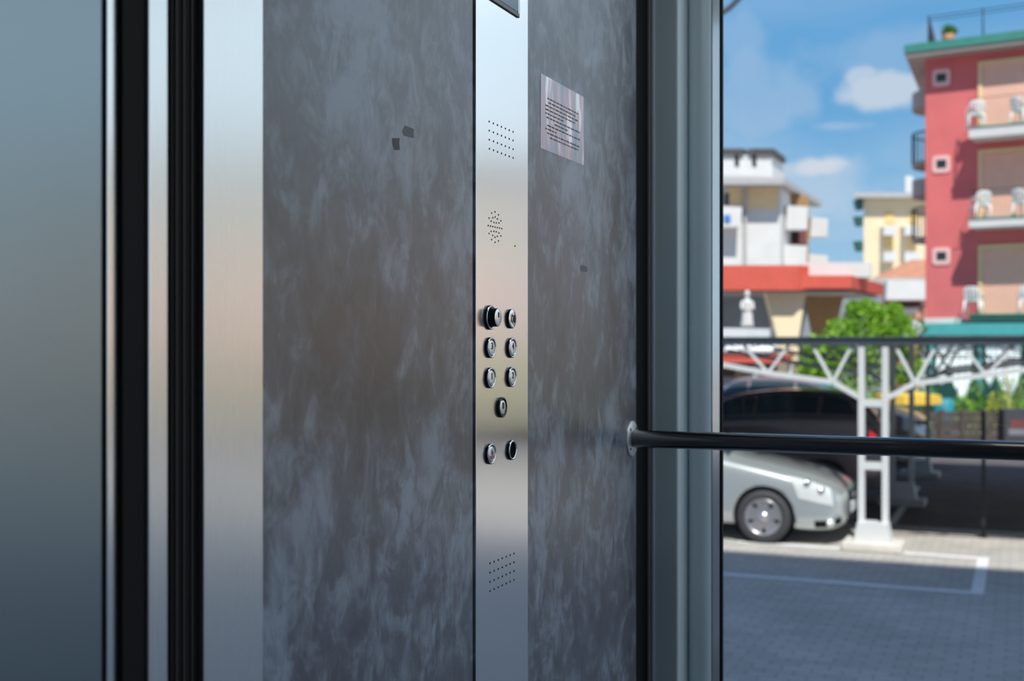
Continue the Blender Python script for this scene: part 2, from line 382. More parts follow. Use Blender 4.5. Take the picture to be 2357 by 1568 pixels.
tr_h = (FW*1.0 + RT*-.05).normalized(); EL = math.radians(53.8)
SD = tr_h*math.cos(EL) - UP*math.sin(EL)
so.rotation_euler = SD.to_track_quat('-Z', 'Y').to_euler(); so.location = (0, -5, 30)
# ================================================================== LIFT CABIN
D = .78; XW = -D
FZ = 1.33; CZ = FZ+2.25
def wy(px): return hitx(px, 787, XW).y
def wz(px, py, X=XW): return hitx(px, py, X).z
YB = wy(1495)          # plane of the rear glass side frame
XR = .85; Y0 = -.55; GY = 2.80
struct(MB().box((-1.0, Y0-.1, FZ-.08), (XR+.05, 2.9, FZ)).build('floor', M['floor']))
ce = struct(MB().box((-1.0, Y0-.1, CZ), (XR+.05, 2.9, CZ+.08)).build('ceiling', M['ceil']))
cl_ = MB().box((-.3, 1.85, CZ-.012), (.5, 2.4, CZ-.001)).build('added_fill_panel', mat('fill_panel_glow', (.8, .8, .8), .6, emit=(1, .97, .93, 2.5)))  # unseen glowing panel, added to brighten the cabin
tag(cl_, 'unseen flat lit panel added to the lift ceiling to brighten the cabin', 'added light')
struct(MB().box((-.92, Y0-.06, FZ), (XR, Y0, CZ)).build('wall_rear', M['plaster']))
# front wall with the operating panel
y604, y1088, y1090, y1211, y1464 = wy(603.5), wy(1088), wy(1091.5), wy(1211.5), wy(1464)
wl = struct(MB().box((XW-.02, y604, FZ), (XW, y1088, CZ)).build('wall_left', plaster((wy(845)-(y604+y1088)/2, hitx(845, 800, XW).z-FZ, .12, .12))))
wr = struct(MB().box((XW-.02, y1211, FZ), (XW, y1464, CZ)).build('wall_left', M['plaster']))
struct(MB().box((XW-.04, y604, FZ), (XW-.021, YB, CZ)).build('trim_1', M['black']))
struct(MB().box((XW-.018, y1464, FZ), (XW-.004, YB, CZ)).build('trim_2', M['black']))
# door side: return column, seals, two telescopic leaves
y468 = wy(467); 
def yx(px, X): return hitx(px, 787, X).y
def xy_(px, Y): return hity(px, 787, Y).x
X1 = XW-.008; X2 = XW-.016
y388 = yx(388, X1); y343 = yx(343, X1); y273 = yx(272, X2); y248 = yx(248, X2); y238 = yx(238, X2)
col = struct(MB().box((XW-.17, y468, FZ), (XW+.0015, y604, CZ)).build('trim_3', M['steel'], bevel=.0012))
g = struct(MB().box((XW-.06, y388+.0005, FZ), (XW-.006, y468-.0003, CZ)).build('trim_4', M['black']))
for px in (404, 421, 440):
    y = yx(px, XW-.006); MB().box((XW-.006, y-.0009, FZ), (XW-.0045, y+.0009, CZ)).build('brush_strip', M['brown'], g)
d1 = struct(MB().box((XW-.05, y343, FZ+.012), (X1, y388, CZ)).build('door_1', M['steel'], bevel=.0015))
MB().box((XW-.05, y273+.0005, FZ+.012), (X1-.003, y343-.0002, CZ)).build('door_seal', M['black'], d1)
y = yx(337, X1-.003); MB().box((X1-.003, y-.001, FZ+.012), (X1-.0015, y+.001, CZ)).build('brush_strip', M['brown'], d1)
d2 = struct(MB().box((X2-.03, Y0, FZ+.012), (X2, y238, CZ)).build('door_2', M['door'], bevel=.0032))
MB().box((X2-.02, y248, FZ+.012), (X2-.0005, y273, CZ)).build('door_edge', M['cop'], d2, bevel=.001)
MB().box((X2-.02, y238, FZ+.012), (X2-.008, y248, CZ)).build('door_seal', M['black'], d2)
# rear glass side: corner frame
Xa = xy_(1497.5, YB); Xb = xy_(1500, YB); Xc = xy_(1505, YB); Xd = xy_(1557, YB)
yb2 = Xd/math.tan(-(YAW-math.atan((1585-CX)/FPX))) if False else hitx(1585, 787, Xd).y
cf = struct(MB().box((XW-.03, YB+.002, FZ), (Xd, yb2, CZ)).build('trim_5', M['alu'], bevel=.001))
MB().box((XW, YB-.001, FZ), (Xa, YB+.002, CZ)).build('steel_bead', M['alul'], cf)
MB().box((Xb, YB-.001, FZ), (Xc, YB+.002, CZ)).build('steel_bead', M['alul'], cf)
MB().box((Xa, YB+.001, FZ), (Xb, YB+.0018, CZ)).build('bead_gap', M['black'], cf)
MB().box((Xd, YB+.004, FZ), (Xd+.002, yb2, CZ)).build('side_cover', M['alul'], cf)
x1 = hity(1640, 787, yb2).x
rc = (x1-Xd)/2
MB().lathe([(rc, 0), (rc, CZ-FZ)], (Xd+rc, yb2+.0, FZ), (0,0,1), 40).build('round_post', M['alu'], cf)
w1 = struct(MB().box((hity(1659, 787, GY).x, GY, FZ), (XR, GY+.008, CZ)).build('window_1', M['glass']))
xg0 = hity(1641, 787, GY-.004).x; xg1 = hity(1658, 787, GY-.004).x; xg2 = hity(1661.5, 787, GY-.004).x
xgA = hity(1640, 787, GY-.022).x; MB().prism([(xgA, GY-.022), (xg1, GY-.002), (xg1, GY+.004), (xgA-.004, GY+.004), (xgA-.004, GY-.022)], FZ, CZ).build('glazing_bead', M['chrome'], w1)
MB().box((xg1, GY-.004, FZ), (xg2, GY+.012, CZ)).build('glazing_seal', M['black'], w1)
w2 = struct(MB().box((XR, Y0, FZ), (XR+.008, GY, CZ)).build('window_2', M['glass']))
MB().box((XR-.03, GY-.02, FZ), (XR+.02, GY+.03, CZ)).build('corner_post', M['alu'], w2)
MB().box((XR-.02, Y0-.03, FZ), (XR+.02, Y0+.03, CZ)).build('corner_post', M['alu'], w2)
# handrail
RY = 2.535; RZ = 2.44-(1010-787)/FPX*hity(1465, 787, RY).dot(FW)
hr = thing('handrail', 'black tubular handrail crossing in front of the glass', 'handrail', (XW, RY, RZ))
MB().tube([(XW+.004, RY, RZ), (XR-.004, RY, RZ)], .0187, 32).build('rail_tube', M['rail'], hr)
for X, s in ((XW, 1), (XR, -1)):
    fl = MB().lathe([(0, .005), (.036, .005), (.039, .0035), (.039, 0)], (X, RY, RZ), (s, 0, 0), 40).build('mounting_flange', M['flange'], hr)
    for k in range(4):
        a = PI/4+k*PI/2
        MB().lathe([(0, .0062), (.003, .0062), (.0035, .005)], (X, RY+.0295*math.cos(a), RZ+.0295*math.sin(a)), (s, 0, 0), 12).build('screw', M['etch'], fl)
# ---- car operating panel
F = XW+.003
cop = thing('control_panel', 'tall narrow brushed steel lift control panel with round buttons', 'control panel', (XW, (y1090+y1211)/2, FZ))
fp = MB().box((XW-.018, y1090, FZ+.01), (F, y1211, CZ-.01)).build('faceplate', M['cop'], cop, bevel=.0008)
def fpt(px, py, X=F): return hitx(px, py, X)
NX = Vector((1, 0, 0))
def holes(name, pts, r):
    m = MB()
    for p in pts: m.lathe([(r, .0), (r, .0004), (0, .0004)], p, NX, 12)
    m.build(name, M['hole'], cop)
def grid4(c):   # c: four corner pixels tl,tr,bl,br -> 7 x 4 holes
    P = [fpt(*q) for q in c]; r = []
    for i in range(7):
        for j in range(4):
            u, v = i/6, j/3
            r.append((P[0]*(1-u)+P[1]*u)*(1-v)+(P[2]*(1-u)+P[3]*u)*v)
    return r
holes('upper_speaker_holes', grid4(((1126,280),(1181,303.5),(1126.5,342.5),(1181,363.5))), .0016)
holes('lower_speaker_holes', grid4(((1128,1297),(1183,1274.5),(1128,1361),(1183,1335))), .0016)
c0 = fpt(1139.5, 523); R1 = (fpt(1139.5, 488).z-fpt(1139.5, 558).z)/2
pts = [c0]
for rr, n in ((R1/3, 6), (R1*2/3, 12), (R1, 12)):
    for k in range(n): a = 2*PI*k/n; pts.append(c0+Vector((0, 1.12*rr*math.cos(a), rr*math.sin(a))))
holes('round_speaker_holes', pts, .0014)
holes('microphone_hole', [fpt(1185.5, 566.5)], .0016)
def text_mesh(body, size, center, name, matl, parent, mirror=False, extr=.0004):
    cu = bpy.data.curves.new('t', 'FONT'); cu.body = body; cu.size = size; cu.align_x = 'CENTER'; cu.align_y = 'CENTER'; cu.extrude = extr
    to = bpy.data.objects.new('t', cu); C.objects.link(to)
    dg = bpy.context.evaluated_depsgraph_get(); me = bpy.data.meshes.new_from_object(to.evaluated_get(dg))
    bpy.data.objects.remove(to); bpy.data.curves.remove(cu)
    m = MB()   # text x -> +Y (reads left to right for someone looking at the -X wall), y -> +Z, z -> +X
    m.add([center+Vector((v.co.z, v.co.x, v.co.y)) for v in me.vertices], [tuple(p.vertices) for p in me.polygons])
    bpy.data.meshes.remove(me)
    return m.build(name, matl, parent)
def ring(c, r, t, name, matl, parent):
    o = MB().lathe([(r, 0), (r, t-.0012), (r-.0034, t-.0016), (r-.0034, 0)], c, NX, 40).build(name, M['blackgl'], parent)  # black side: the dark reflection in the metal is put into the colour
    MB().lathe([(r+.00005, t-.0016), (r-.0008, t), (r-.0024, t), (r-.0035, t-.0014)], c, NX, 40).build('rim', matl, o)
    return o
BR = .0166
def button(px, py, sym, label, ringm='chrome', face='chrome', braille=True):
    t = .0052; c = fpt(px, py, F+t*.6); c.x = F
    rg = ring(c, BR, t, 'call_button', M[ringm], cop); rg['label'] = label
    MB().lathe([(0, t-.0004), (BR-.0065, t-.0005), (BR-.0047, t-.0010), (BR-.0045, .001)], c, NX, 40).build('button_face', M[face], rg)
    if sym: text_mesh(sym, .015, c+Vector((t-.0002, 0, .0022)), 'button_symbol', M['etch'], rg)
    if braille:
        m = MB()
        for dy, dz in ((-.0016, 0), (.0016, 0), (-.0016, -.003))[:2 if sym == '1' else 3]:
            m.lathe([(.0009, 0), (.0006, .0005), (0, .0007)], c+Vector((t-.0004, dy, dz-.0078)), NX, 8)
        m.build('braille_dots', M['chrome'], rg)
    return rg, c
btn = mat('dull_button_face', (.85, .86, .87), .33, .9, .05); M['btn'] = btn
# key switch
c = fpt(1130, 731, F+.003); c.x = F
rg = ring(c, .0195, .005, 'key_switch', M['chrome'], cop); rg['label'] = 'protruding key switch cylinder'
MB().lathe([(.0160, .003), (.0160, .005), (.0145, .006), (.0145, .0145), (.0138, .0155)], c, NX, 40).build('switch_body', M['blackgl'], rg)
MB().lathe([(.0138, .0154), (.0125, .0162), (0, .0162)], c, NX, 40).build('switch_face', M['btn'], rg)
MB().box(c+Vector((.0160, -.0018, -.000)), c+Vector((.0166, .0018, .008))).build('key_slot', M['hole'], rg)
# alarm bell button (raised full disc)
c = fpt(1179, 734, F+.004); c.x = F
ab = MB().lathe([(BR-.0005, 0), (BR-.0005, .0042), (BR-.001, .0046)], c, NX, 40).build('alarm_button', M['blackgl'], cop); ab['label'] = 'polished bell button'
MB().lathe([(BR-.001, .0046), (BR-.003, .0055), (0, .0057)], c, NX, 40).build('button_face', M['chrome'], ab)
bell = [(-.0042,-.004),(-.0036,-.002),(-.003,.003),(-.0016,.0056),(0,.0062),(.0016,.0056),(.003,.003),(.0036,-.002),(.0042,-.004)]
m = MB()
for i in range(len(bell)-1): m.bar(c+Vector((.0058, bell[i][0]-.003, bell[i][1])), c+Vector((.0058, bell[i+1][0]-.003, bell[i+1][1])), .0011, .0011)
m.bar(c+Vector((.0058, -.0072, -.004)), c+Vector((.0058, .0012, -.004)), .0011, .0011); m.lathe([(.0012, .0056), (.0012, .0061), (0, .0061)], c+Vector((0, -.003, -.0058)), NX, 10)
m.bar(c+Vector((.0058, .0055, -.0065)), c+Vector((.0058, .0055, .0065)), .0011, .0011)
m.build('bell_symbol', M['etch'], ab)
button(1130.5, 800.5, '3', 'round button marked 3', face='btn'); button(1179, 801, '4', 'round button marked 4', face='btn')
button(1130, 870, '1', 'round button marked 1', face='btn'); button(1178.5, 868, '2', 'round button marked 2', face='btn')
button(1156, 938, '0', 'round button marked 0 with dark ring', ringm='blackgl', face='btn')
rg, c = button(1130.5, 1045, None, 'round indicator with a red lower half', face='btn', braille=False)
m = MB(); n = 14
m.add([c+Vector((.0054, .0088*math.cos(PI+.35+(PI-.7)*k/n), .0088*math.sin(PI+.35+(PI-.7)*k/n))) for k in range(n+1)], [tuple(range(n+1))]); m.build('red_lens', M['red_led'], rg)
m = MB(); m.lathe([(.0026, .0046), (.0026, .0053), (0, .0053)], c+Vector((0, 0, .0058)), NX, 14); m.bar(c+Vector((.0051, 0, .004)), c+Vector((.0051, 0, -.002)), .004, .0008); m.build('figure_symbol', M['alu'], rg)
c = fpt(1179, 1036, F+.003); c.x = F
rg = ring(c, BR, .0052, 'key_socket', M['chrome'], cop); rg['label'] = 'empty black socket in a chrome ring'
MB().lathe([(BR-.0034, .0040), (BR-.005, .003), (0, .002)], c, NX, 32).build('socket_core', M['hole'], rg)
# display
dz = fpt(1192, 42, F).z; dy0 = wy(1121-18); dy1 = fpt(1193, 20, F).y; dzt = dz+.10
dsp = MB().box((F, dy0, dz), (F+.003, dy1, dzt)).build('floor_display', M['blackgl'], cop, bevel=.0025)
MB().box((F+.003, dy0+.045, dz+.008), (F+.0036, dy1-.010, dzt-.01)).build('display_window', M['dispglass'], dsp)
MB().box((F+.003, dy1-.0085, dz+.006), (F+.0036, dy1-.005, dzt-.004)).build('display_edge', M['chrome'], dsp)
MB().box((F+.0036, dy0+.06, dz+.034), (F+.0040, dy1-.014, dz+.042)).build('display_bar', M['blackgl'], dsp)
MB().box((F+.0037, dy0+.062, dz+.044), (F+.0041, dy1-.012, dzt-.012)).build('display_label', M['alul'], dsp)
# notice sticker
def stickmat():
    m, nt, b = newmat('iridescent_notice_film'); L = nt.links.new
    tc = nt.nodes.new('ShaderNodeTexCoord'); mp = nt.nodes.new('ShaderNodeMapping'); mp.inputs['Scale'].default_value = (1, 42, 9); mp.inputs['Rotation'].default_value = (.12, 0, 0)
    L(tc.outputs['Object'], mp.inputs[0]); no = nt.nodes.new('ShaderNodeTexNoise'); no.inputs['Scale'].default_value = 1; no.inputs['Detail'].default_value = 3; no.inputs['Distortion'].default_value = .5
    L(mp.outputs[0], no.inputs['Vector']); cr = nt.nodes.new('ShaderNodeValToRGB'); e = cr.color_ramp.elements
    e[0].position = .3; e[0].color = (.22, .34, .33, 1); e[1].position = .66; e[1].color = (1, .93, .95, 1)
    for p, c in ((.42, (.40, .42, .50)), (.5, (.55, .42, .46)), (.6, (.68, .52, .52))):
        k = e.new(p); k.color = c+(1,)
    L(no.outputs[0], cr.inputs[0]); L(cr.outputs[0], b.inputs['Base Color']); b.inputs['Roughness'].default_value = .25; b.inputs['Metallic'].default_value = .55
    return m
M['stick'] = stickmat()
S = XW+.0006
q = [fpt(1246, 171, S), fpt(1343, 221, S), fpt(1344.5, 382, S), fpt(1243, 340, S)]
ya = (q[0].y+q[3].y)/2; yb = (q[1].y+q[2].y)/2; zt = (q[0].z+q[1].z)/2; zb = (q[2].z+q[3].z)/2
nt_ = MB().box((XW+.0001, ya, zb), (S, yb, zt)).build('notice_sticker', M['stick'], bevel=.0002)
tag(nt_, 'square iridescent notice sticker on the grey wall beside the steel panel', 'sticker')
m = MB(); rnd = random.Random(3)
W_ = yb-ya; H_ = zt-zb
for row, (a, b) in enumerate(((.14,.86),(.17,.80),(.10,.86),(.10,.78),(.10,.52),(.12,.90),(.30,.60),(.14,.90),(.10,.34),(.14,.88),(.2,.86))):
    z = zt-H_*(.29+.052*row); y = a
    while y < b:
        l = rnd.uniform(.03, .09)
        m.box((S, ya+W_*y, z-.0012), (S+.0001, ya+W_*min(y+l, b), z+.0012)); y += l+.015
m.build('printed_lines', M['etch'], nt_)
# small glue marks
def mark(name, pts, matl, label):
    m = MB(); P = [fpt(px, py, XW+.0003) for px, py in pts]
    m.add(P+[p-Vector((.0002, 0, 0)) for p in P], [tuple(range(len(P))), tuple(range(len(P), 2*len(P)))]+[(i, (i+1) % len(P), len(P)+(i+1) % len(P), len(P)+i) for i in range(len(P))])
    return tag(m.build(name, matl), label, 'mark')
M['glue'] = mat('dark_glue_residue', (.045, .045, .05), .5, 0, .3, 200)
M['glue2'] = mat('faded_glue_residue', (.11, .12, .13), .5, 0, .2, 200)
mark('glue_mark', [(933,289),(953,297),(952,318),(930,312),(926,303)], M['glue2'], 'upper of two small dark glue marks on the grey wall')
mark('glue_mark', [(903,318),(921,318),(919,327),(921,345),(909,346),(904,333)], M['glue'], 'lower darker of two glue marks on the grey wall')
mark('glue_mark', [(1336,610),(1352,614),(1352,627),(1336,624)], M['glue2'], 'faint square glue mark right of the steel panel')
# ================================================================== OUTSIDE
gp = MB(); gp.add([(-120,-60,0),(120,-60,0),(120,240,0),(-120,240,0)], [(0,1,2,3)])
o = struct(gp.build('ground', M['paver'])); 
dkp = struct(MB().box((-14, 16.9, -.05), (3.6, 33, .004)).build('parking_floor', M['asph']))
struct(MB().box((3.7, 22, -.05), (60, 36, .004)).build('road', M['asph']))
# building the lift belongs to (shades the forecourt)
HY0 = -1.05
hb = struct(MB().box((-12, HY0-11, 0), (26, HY0, 22.9)).build('wall_host', M['host']))
hb2 = struct(MB().box((-11, HY0, 0), (-1.12, 3.0, 22.9)).build('wall_host', M['host']))
# painted bay lines
def line(name, pts, w, label):
    m = MB()
    for (a, b) in pts:
        a = Vector(a+(0,)); b = Vector(b+(0,)); d = (b-a).normalized(); n = Vector((-d.y, d.x, 0))*w/2
        P = [a-n, b-n, b+n, a+n]; m.add([p+UP*.006 for p in P]+[p+UP*.001 for p in P], [(0,1,2,3),(7,6,5,4),(0,4,5,1),(1,5,6,2),(2,6,7,3),(3,7,4,0)])
    return tag(m.build(name, M['paint']), label, 'road marking')
line('bay_line', [((-9, 12.66), (-.33, 12.62)), ((-.39, 12.69), (-.39, 14.62))], .12, 'white painted bay outline on the shaded paving in front')
line('bay_line', [((-3.2, 14.78), (-1.96, 14.74))], .11, 'white painted line running under the nose of the silver car')
line('bay_line', [((-1.24, 14.71), (-.33, 14.68))], .11, 'short white painted line right of the front canopy column')
line('bay_line', [((-1.6, 16.92), (-1.6, 21.5))], .10, 'white painted line running back under the canopy')
# ---- parking canopy
cn = thing('parking_canopy', 'steel parking canopy on white branching trussed columns', 'canopy', (-1.6, 14.85, 0))
KY = (14.85, 19.05, 23.1)
ZT = 2.40
def inplane(px, py, Y): p = hity(px, py, Y); return (p.x, p.z)
for i, Y in enumerate(KY):
    mt = M['wpaint'] if i == 0 else M['wpaint']
    cx = -1.6-.04*i; hw = .135
    col = MB()
    for s in (-1, 1): col.box((cx+s*hw-.036, Y-.036, .25), (cx+s*hw+.036, Y+.036, ZT))
    for zc in (1.72, .98): col.box((cx-hw, Y-.03, zc-.045), (cx+hw, Y+.03, zc+.045))
    cl = col.build('column', mt, cn)
    MB().prism([(cx-.22, .06), (cx+.22, .06), (cx+.17, .32), (cx-.17, .32)], Y-.14, Y+.14, 1).build('column_foot', mt, cl)
    MB().box((cx-.34, Y-.26, .001), (cx+.34, Y+.26, .10)).build('concrete_pad', M['concrete'], cl, bevel=.02)
    for s in (-1, 1):
        ar = MB()
        a = Vector((cx+s*hw, Y, 1.77)); k = Vector((cx+s*(hw+.33), Y, 1.96))
        ar.bar(a, k, .05, .06)
        prev = k
        for (dx, z) in ((1.1, 2.06), (1.8, 2.18), (2.5, 2.30)):
            q = Vector((cx+s*(hw+dx), Y, z)); ar.bar(prev, q, .05, .06); prev = q
        ar.bar(k, (k.x-s*.22, Y, ZT), .035, .04); ar.bar(k, (k.x+s*.24, Y, ZT), .035, .04)
        q = Vector((cx+s*(hw+1.1), Y, 2.06)); ar.bar(q, (q.x-s*.25, Y, ZT), .03, .035); ar.bar(q, (q.x+s*.3, Y, ZT), .03, .035)
        ar.build('arched_brace', mt, cl)
eb = MB()
for Y in KY: eb.box((-9, Y-.05, ZT), (3.5, Y+.05, ZT+.075))
for X in (-8.9, -5.2, -1.6, 2.1, 3.4): eb.box((X-.03, 14.9, ZT), (X+.03, 23.05, ZT+.06))
eb.build('roof_beam', M['dsteel'], cn)
MB().box((-9.1, 14.78, ZT+.077), (3.6, 24.2, ZT+.10)).build('roof_sheet', M['dsteel'], cn)
tr = MB()
for Y in KY[1:]:
    for k in range(7):
        x = -8.5+k*1.6; tr.bar((x, Y, ZT), (x+.8, Y, 2.2), .014, .014); tr.bar((x+.8, Y, 2.2), (x+1.6, Y, ZT), .014, .014)
    tr.bar((-8.5, Y, 2.2), (3.4, Y, 2.2), .018, .018)
tr.build('truss_web', M['dsteel'], cn)
# distant dark posts on the right-hand side
p = hity(2264, 1238, 15.9); pp = at(2264, 1238, 2.44*FPX/(1238-787))
tag(MB().box((pp.x-.022, pp.y-.022, 0), (pp.x+.022, pp.y+.022, 1.58)).box((pp.x-.05, pp.y-.05, 0), (pp.x+.05, pp.y+.05, .012)).build('bollard_post', M['iron']), 'thin black upright post at the edge of the sunlit strip', 'post')
# ---- cars
def cat(P, t):
    n = len(P)-1; i = min(int(t), n-1); u = t-i
    a, b, c_, d = P[max(i-1, 0)], P[i], P[i+1], P[min(i+2, n)]
    return tuple(.5*((2*b[k])+(-a[k]+c_[k])*u+(2*a[k]-5*b[k]+4*c_[k]-d[k])*u*u+(-a[k]+3*b[k]-3*c_[k]+d[k])*u**3) for k in range(len(b)))
class Car:
    """stations: (d from nose, z_bottom, belt, top, half width, roof half width)"""
    def __init__(s, st, nose, ymid, face): s.st = st; s.nose = nose; s.ym = ymid; s.fc = face
    def params(s, d):
        st = s.st
        for i in range(len(st)-1):
            if d <= st[i+1][0]: break
        t = i+max(0, min(1, (d-st[i][0])/(st[i+1][0]-st[i][0])))
        return cat(st, t)
    def pt(s, d, k, side=1, off=0):
        _, zb, be, tp, hw, rw = s.params(d)
        P = [(0, zb), (hw*.8, zb), (hw*.965, zb+.1), (hw, zb+(be-zb)*.5), (hw*.985, be-.02), ((hw+rw)/2*.985, (be+tp)/2), (rw, tp-.05), (rw*.72, tp-.006), (0, tp)]
        y, z = cat(P, k)
        if off:
            y2, z2 = cat(P, min(8, k+.05)); y1_, z1_ = cat(P, max(0, k-.05)); ty, tz = y2-y1_, z2-z1_; l = math.hypot(ty, tz) or 1
            y += tz/l*off; z += -ty/l*off
        return Vector((s.nose-s.fc*d, s.ym-side*max(y, 0), z))
    def body(s):
        m = MB(); Ld = s.st[-1][0]; nd = 90; nk = 40
        for side in (1, -1): m.grid(lambda u, v: s.pt(u*Ld, v*8, side), nd, nk)
        for d in (0, Ld):
            P = [s.pt(d, v/nk*8, 1) for v in range(nk+1)]+[s.pt(d, v/nk*8, -1) for v in range(nk-1, 0, -1)]
            m.add(P, [tuple(range(len(P)))])
        return m
    def patch(s, d0, d1, k0, k1, off=.008, side=1, skew0=0, skew1=0, nu=10, nv=8):
        def fn(u, v):
            k = k0+(k1-k0)*v; a = d0+skew0*v; b = d1+skew1*v
            return s.pt(a+(b-a)*u, k, side, off)
        return MB().grid(fn, nu, nv)
def weld_bool(o, cutters):
    bm = bmesh.new(); bm.from_mesh(o.data); bmesh.ops.remove_doubles(bm, verts=bm.verts, dist=.0008); bmesh.ops.recalc_face_normals(bm, faces=bm.faces); bm.to_mesh(o.data); bm.free()
    cs = []
    for c_ in cutters:
        me = bpy.data.meshes.new('cut'); co_ = bpy.data.objects.new('cut', me); C.objects.link(co_)
        bm = bmesh.new(); bmesh.ops.create_cone(bm, cap_ends=True, segments=48, radius1=c_[1], radius2=c_[1], depth=c_[2], matrix=Matrix.Translation(c_[0]) @ Matrix.Rotation(PI/2, 4, 'X')); bm.to_mesh(me); bm.free()
        md = o.modifiers.new('b', 'BOOLEAN'); md.operation = 'DIFFERENCE'; md.object = co_; md.solver = 'EXACT'; cs.append(co_)
    bpy.context.view_layer.update()
    dg = bpy.context.evaluated_depsgraph_get(); me = bpy.data.meshes.new_from_object(o.evaluated_get(dg))
    o.modifiers.clear(); o.data = me
    for p in me.polygons: p.use_smooth = True
    for c_ in cs: bpy.data.objects.remove(c_)
def wheel(root, c, r, wdt, side, spokes=5):
    ax = Vector((0, -side, 0)); c = Vector(c)
    ty = MB().lathe([(r*.66, -wdt/2), (r*.93, -wdt/2), (r, -wdt/2+.03), (r, wdt/2-.03), (r*.95, wdt/2-.004), (r*.72, wdt/2+.002), (r*.66, wdt/2-.012)], c, ax, 48).build('wheel', M['tyre'], root)
    rm = MB().lathe([(r*.68, -wdt*.4), (r*.685, wdt/2-.004), (r*.665, wdt/2+.002), (r*.62, wdt/2-.006), (r*.6, wdt/2-.05), (r*.6, -wdt*.4)], c, ax, 48)
    for k in range(spokes):
        a = 2*PI*k/spokes+.35
        dr = Vector((math.cos(a), 0, math.sin(a))); tn = Vector((-math.sin(a), 0, math.cos(a)))
        P = []
        for (rr, hw_, dp) in ((.10, .045, .0), (.35, .070, -.005), (.66, .098, -.004)):
            for sg in (-1, 1): P.append(c+dr*r*rr+tn*sg*hw_*r/.32*1.0+ax*(wdt/2-.012+dp))
        Q = [p_-ax*.03 for p_ in P]
        rm.add(P+Q, [(0,2,3,1),(2,4,5,3),(6,7,9,8),(8,9,11,10),(0,6,8,2),(2,8,10,4),(1,3,9,7),(3,5,11,9),(4,10,11,5),(0,1,7,6)])
    rm.lathe([(r*.2, wdt/2-.03), (r*.18, wdt/2-.004), (0, wdt/2)], c, ax, 24)
    rm.build('wheel_rim', M['alloy'], ty)
    MB().lathe([(0, -.01), (r*.62, -.01)], c, ax, 32).build('brake_shadow', M['black'], ty)
WX = -2.87
st = [(0, .30, .52, .60, .55, .45), (.06, .22, .60, .69, .70, .56), (.18, .18, .66, .76, .80, .64), (.42, .17, .74, .85, .865, .70), (.92, .2, .84, .96, .885, .72), (1.38, .2, .93, 1.06, .885, .70),
      (1.75, .2, .97, 1.30, .885, .64), (2.25, .2, 1.0, 1.55, .885, .60), (3.0, .2, 1.02, 1.60, .885, .60), (3.7, .22, 1.05, 1.54, .88, .59), (4.05, .25, 1.05, 1.35, .84, .58), (4.22, .3, .95, 1.08, .78, .60), (4.27, .35, .8, .9, .70, .55)]
sc_ = Car(st, WX+.92+.02, 14.72+.885, 1)
sv = thing('silver_car', 'silver hatchback parked nose right, its front under the handrail', 'car', (WX-1.2, 15.6, 0))
bd = sc_.body().build('body', M['silver'], sv)
Ya, Yb_ = 14.72+.09, 14.72+1.77-.09
wd = [(WX, Y) for Y in (Ya, Yb_)] + [(WX-2.7, Y) for Y in (Ya, Yb_)]
weld_bool(bd, [(Vector((x, y+(-.06 if y < 15.5 else .06), .325)), .375, .40) for x, y in wd])
for x, y in wd: wheel(sv, (x, y, .322), .322, .205, 1 if y < 15.5 else -1)
for x, y in wd:
    s = 1 if y < 15.5 else -1
    MB().lathe([(.37, .02), (.374, -.16), (0, -.16)], (x, y, .325), (0, -s, 0), 40).build('wheel_arch_liner', M['black'], sv)
sc_.patch(1.40, 2.16, 6.15, 8, .006).build('windscreen', M['carglass'], sv); sc_.patch(1.40, 2.16, 6.15, 8, .006, -1).build('windscreen', M['carglass'], sv)
for s in (1, -1):
    sc_.patch(1.62, 2.5, 4.3, 5.8, .006, s, .35, .02).build('side_window', M['carglass'], sv)
    sc_.patch(2.56, 3.5, 4.3, 5.8, .006, s, .0, -.05).build('side_window', M['carglass'], sv)
    hl = sc_.patch(.13, .52, 3.35, 4.55, .006, s, .04, .14).build('headlamp', M['lamp'], sv)
    q = sc_.pt(.26, 4.0, s, .012); q2 = sc_.pt(.42, 4.15, s, .012)
    for qq in (q, q2): MB().lathe([(.045, 0), (.04, .012), (0, .016)], qq, (.5, -s*.85, .1), 20).build('lamp_reflector', M['chrome'], hl)
    sc_.patch(.05, .34, 1.6, 2.25, .006, s).build('lower_intake', M['black'], sv)
    q = sc_.pt(.16, 2.0, s, .015); MB().lathe([(.05, -.01), (.05, .01), (0, .02)], q, (.6, -s*.8, 0), 20).build('fog_lamp', M['lamp'], sv)
    q = sc_.pt(1.72, 4.4, s, 0); mm = MB(); mm.lathe([(0, -.11), (.05, -.10), (.075, -.04), (.075, .03), (.04, .08), (0, .09)], q+Vector((0, -s*.12, .06)), (1, 0, 0), 16); mm.bar(q, q+Vector((0, -s*.08, .04)), .04, .03); mm.build('wing_mirror', M['silver'], sv)
    sc_.patch(1.55, 1.575, 2.4, 4.3, .004, s).build('door_gap', M['black'], sv); sc_.patch(2.52, 2.54, 2.4, 4.3, .004, s).build('door_gap', M['black'], sv)
nx = sc_.nose
for k in range(3): MB().box((nx-.03, 15.605-.33, .50+.035*k), (nx+.012, 15.605+.33, .518+.035*k)).build('grille_bar', M['chrome'], sv)
MB().box((nx-.03, 15.605-.35, .49), (nx+.003, 15.605+.35, .61)).build('grille', M['black'], sv)
MB().box((nx-.02, 15.605-.26, .355), (nx+.02, 15.605+.26, .465)).build('number_plate', M['pale'], sv)
MB().lathe([(.05, 0), (.045, .01), (0, .012)], (nx+.012, 15.605, .56), (1, 0, 0), 24).build('round_badge', M['chrome'], sv)
MB().box((nx-.06, 15.605-.4, .24), (nx+.01, 15.605+.4, .31)).build('lower_grille', M['black'], sv)
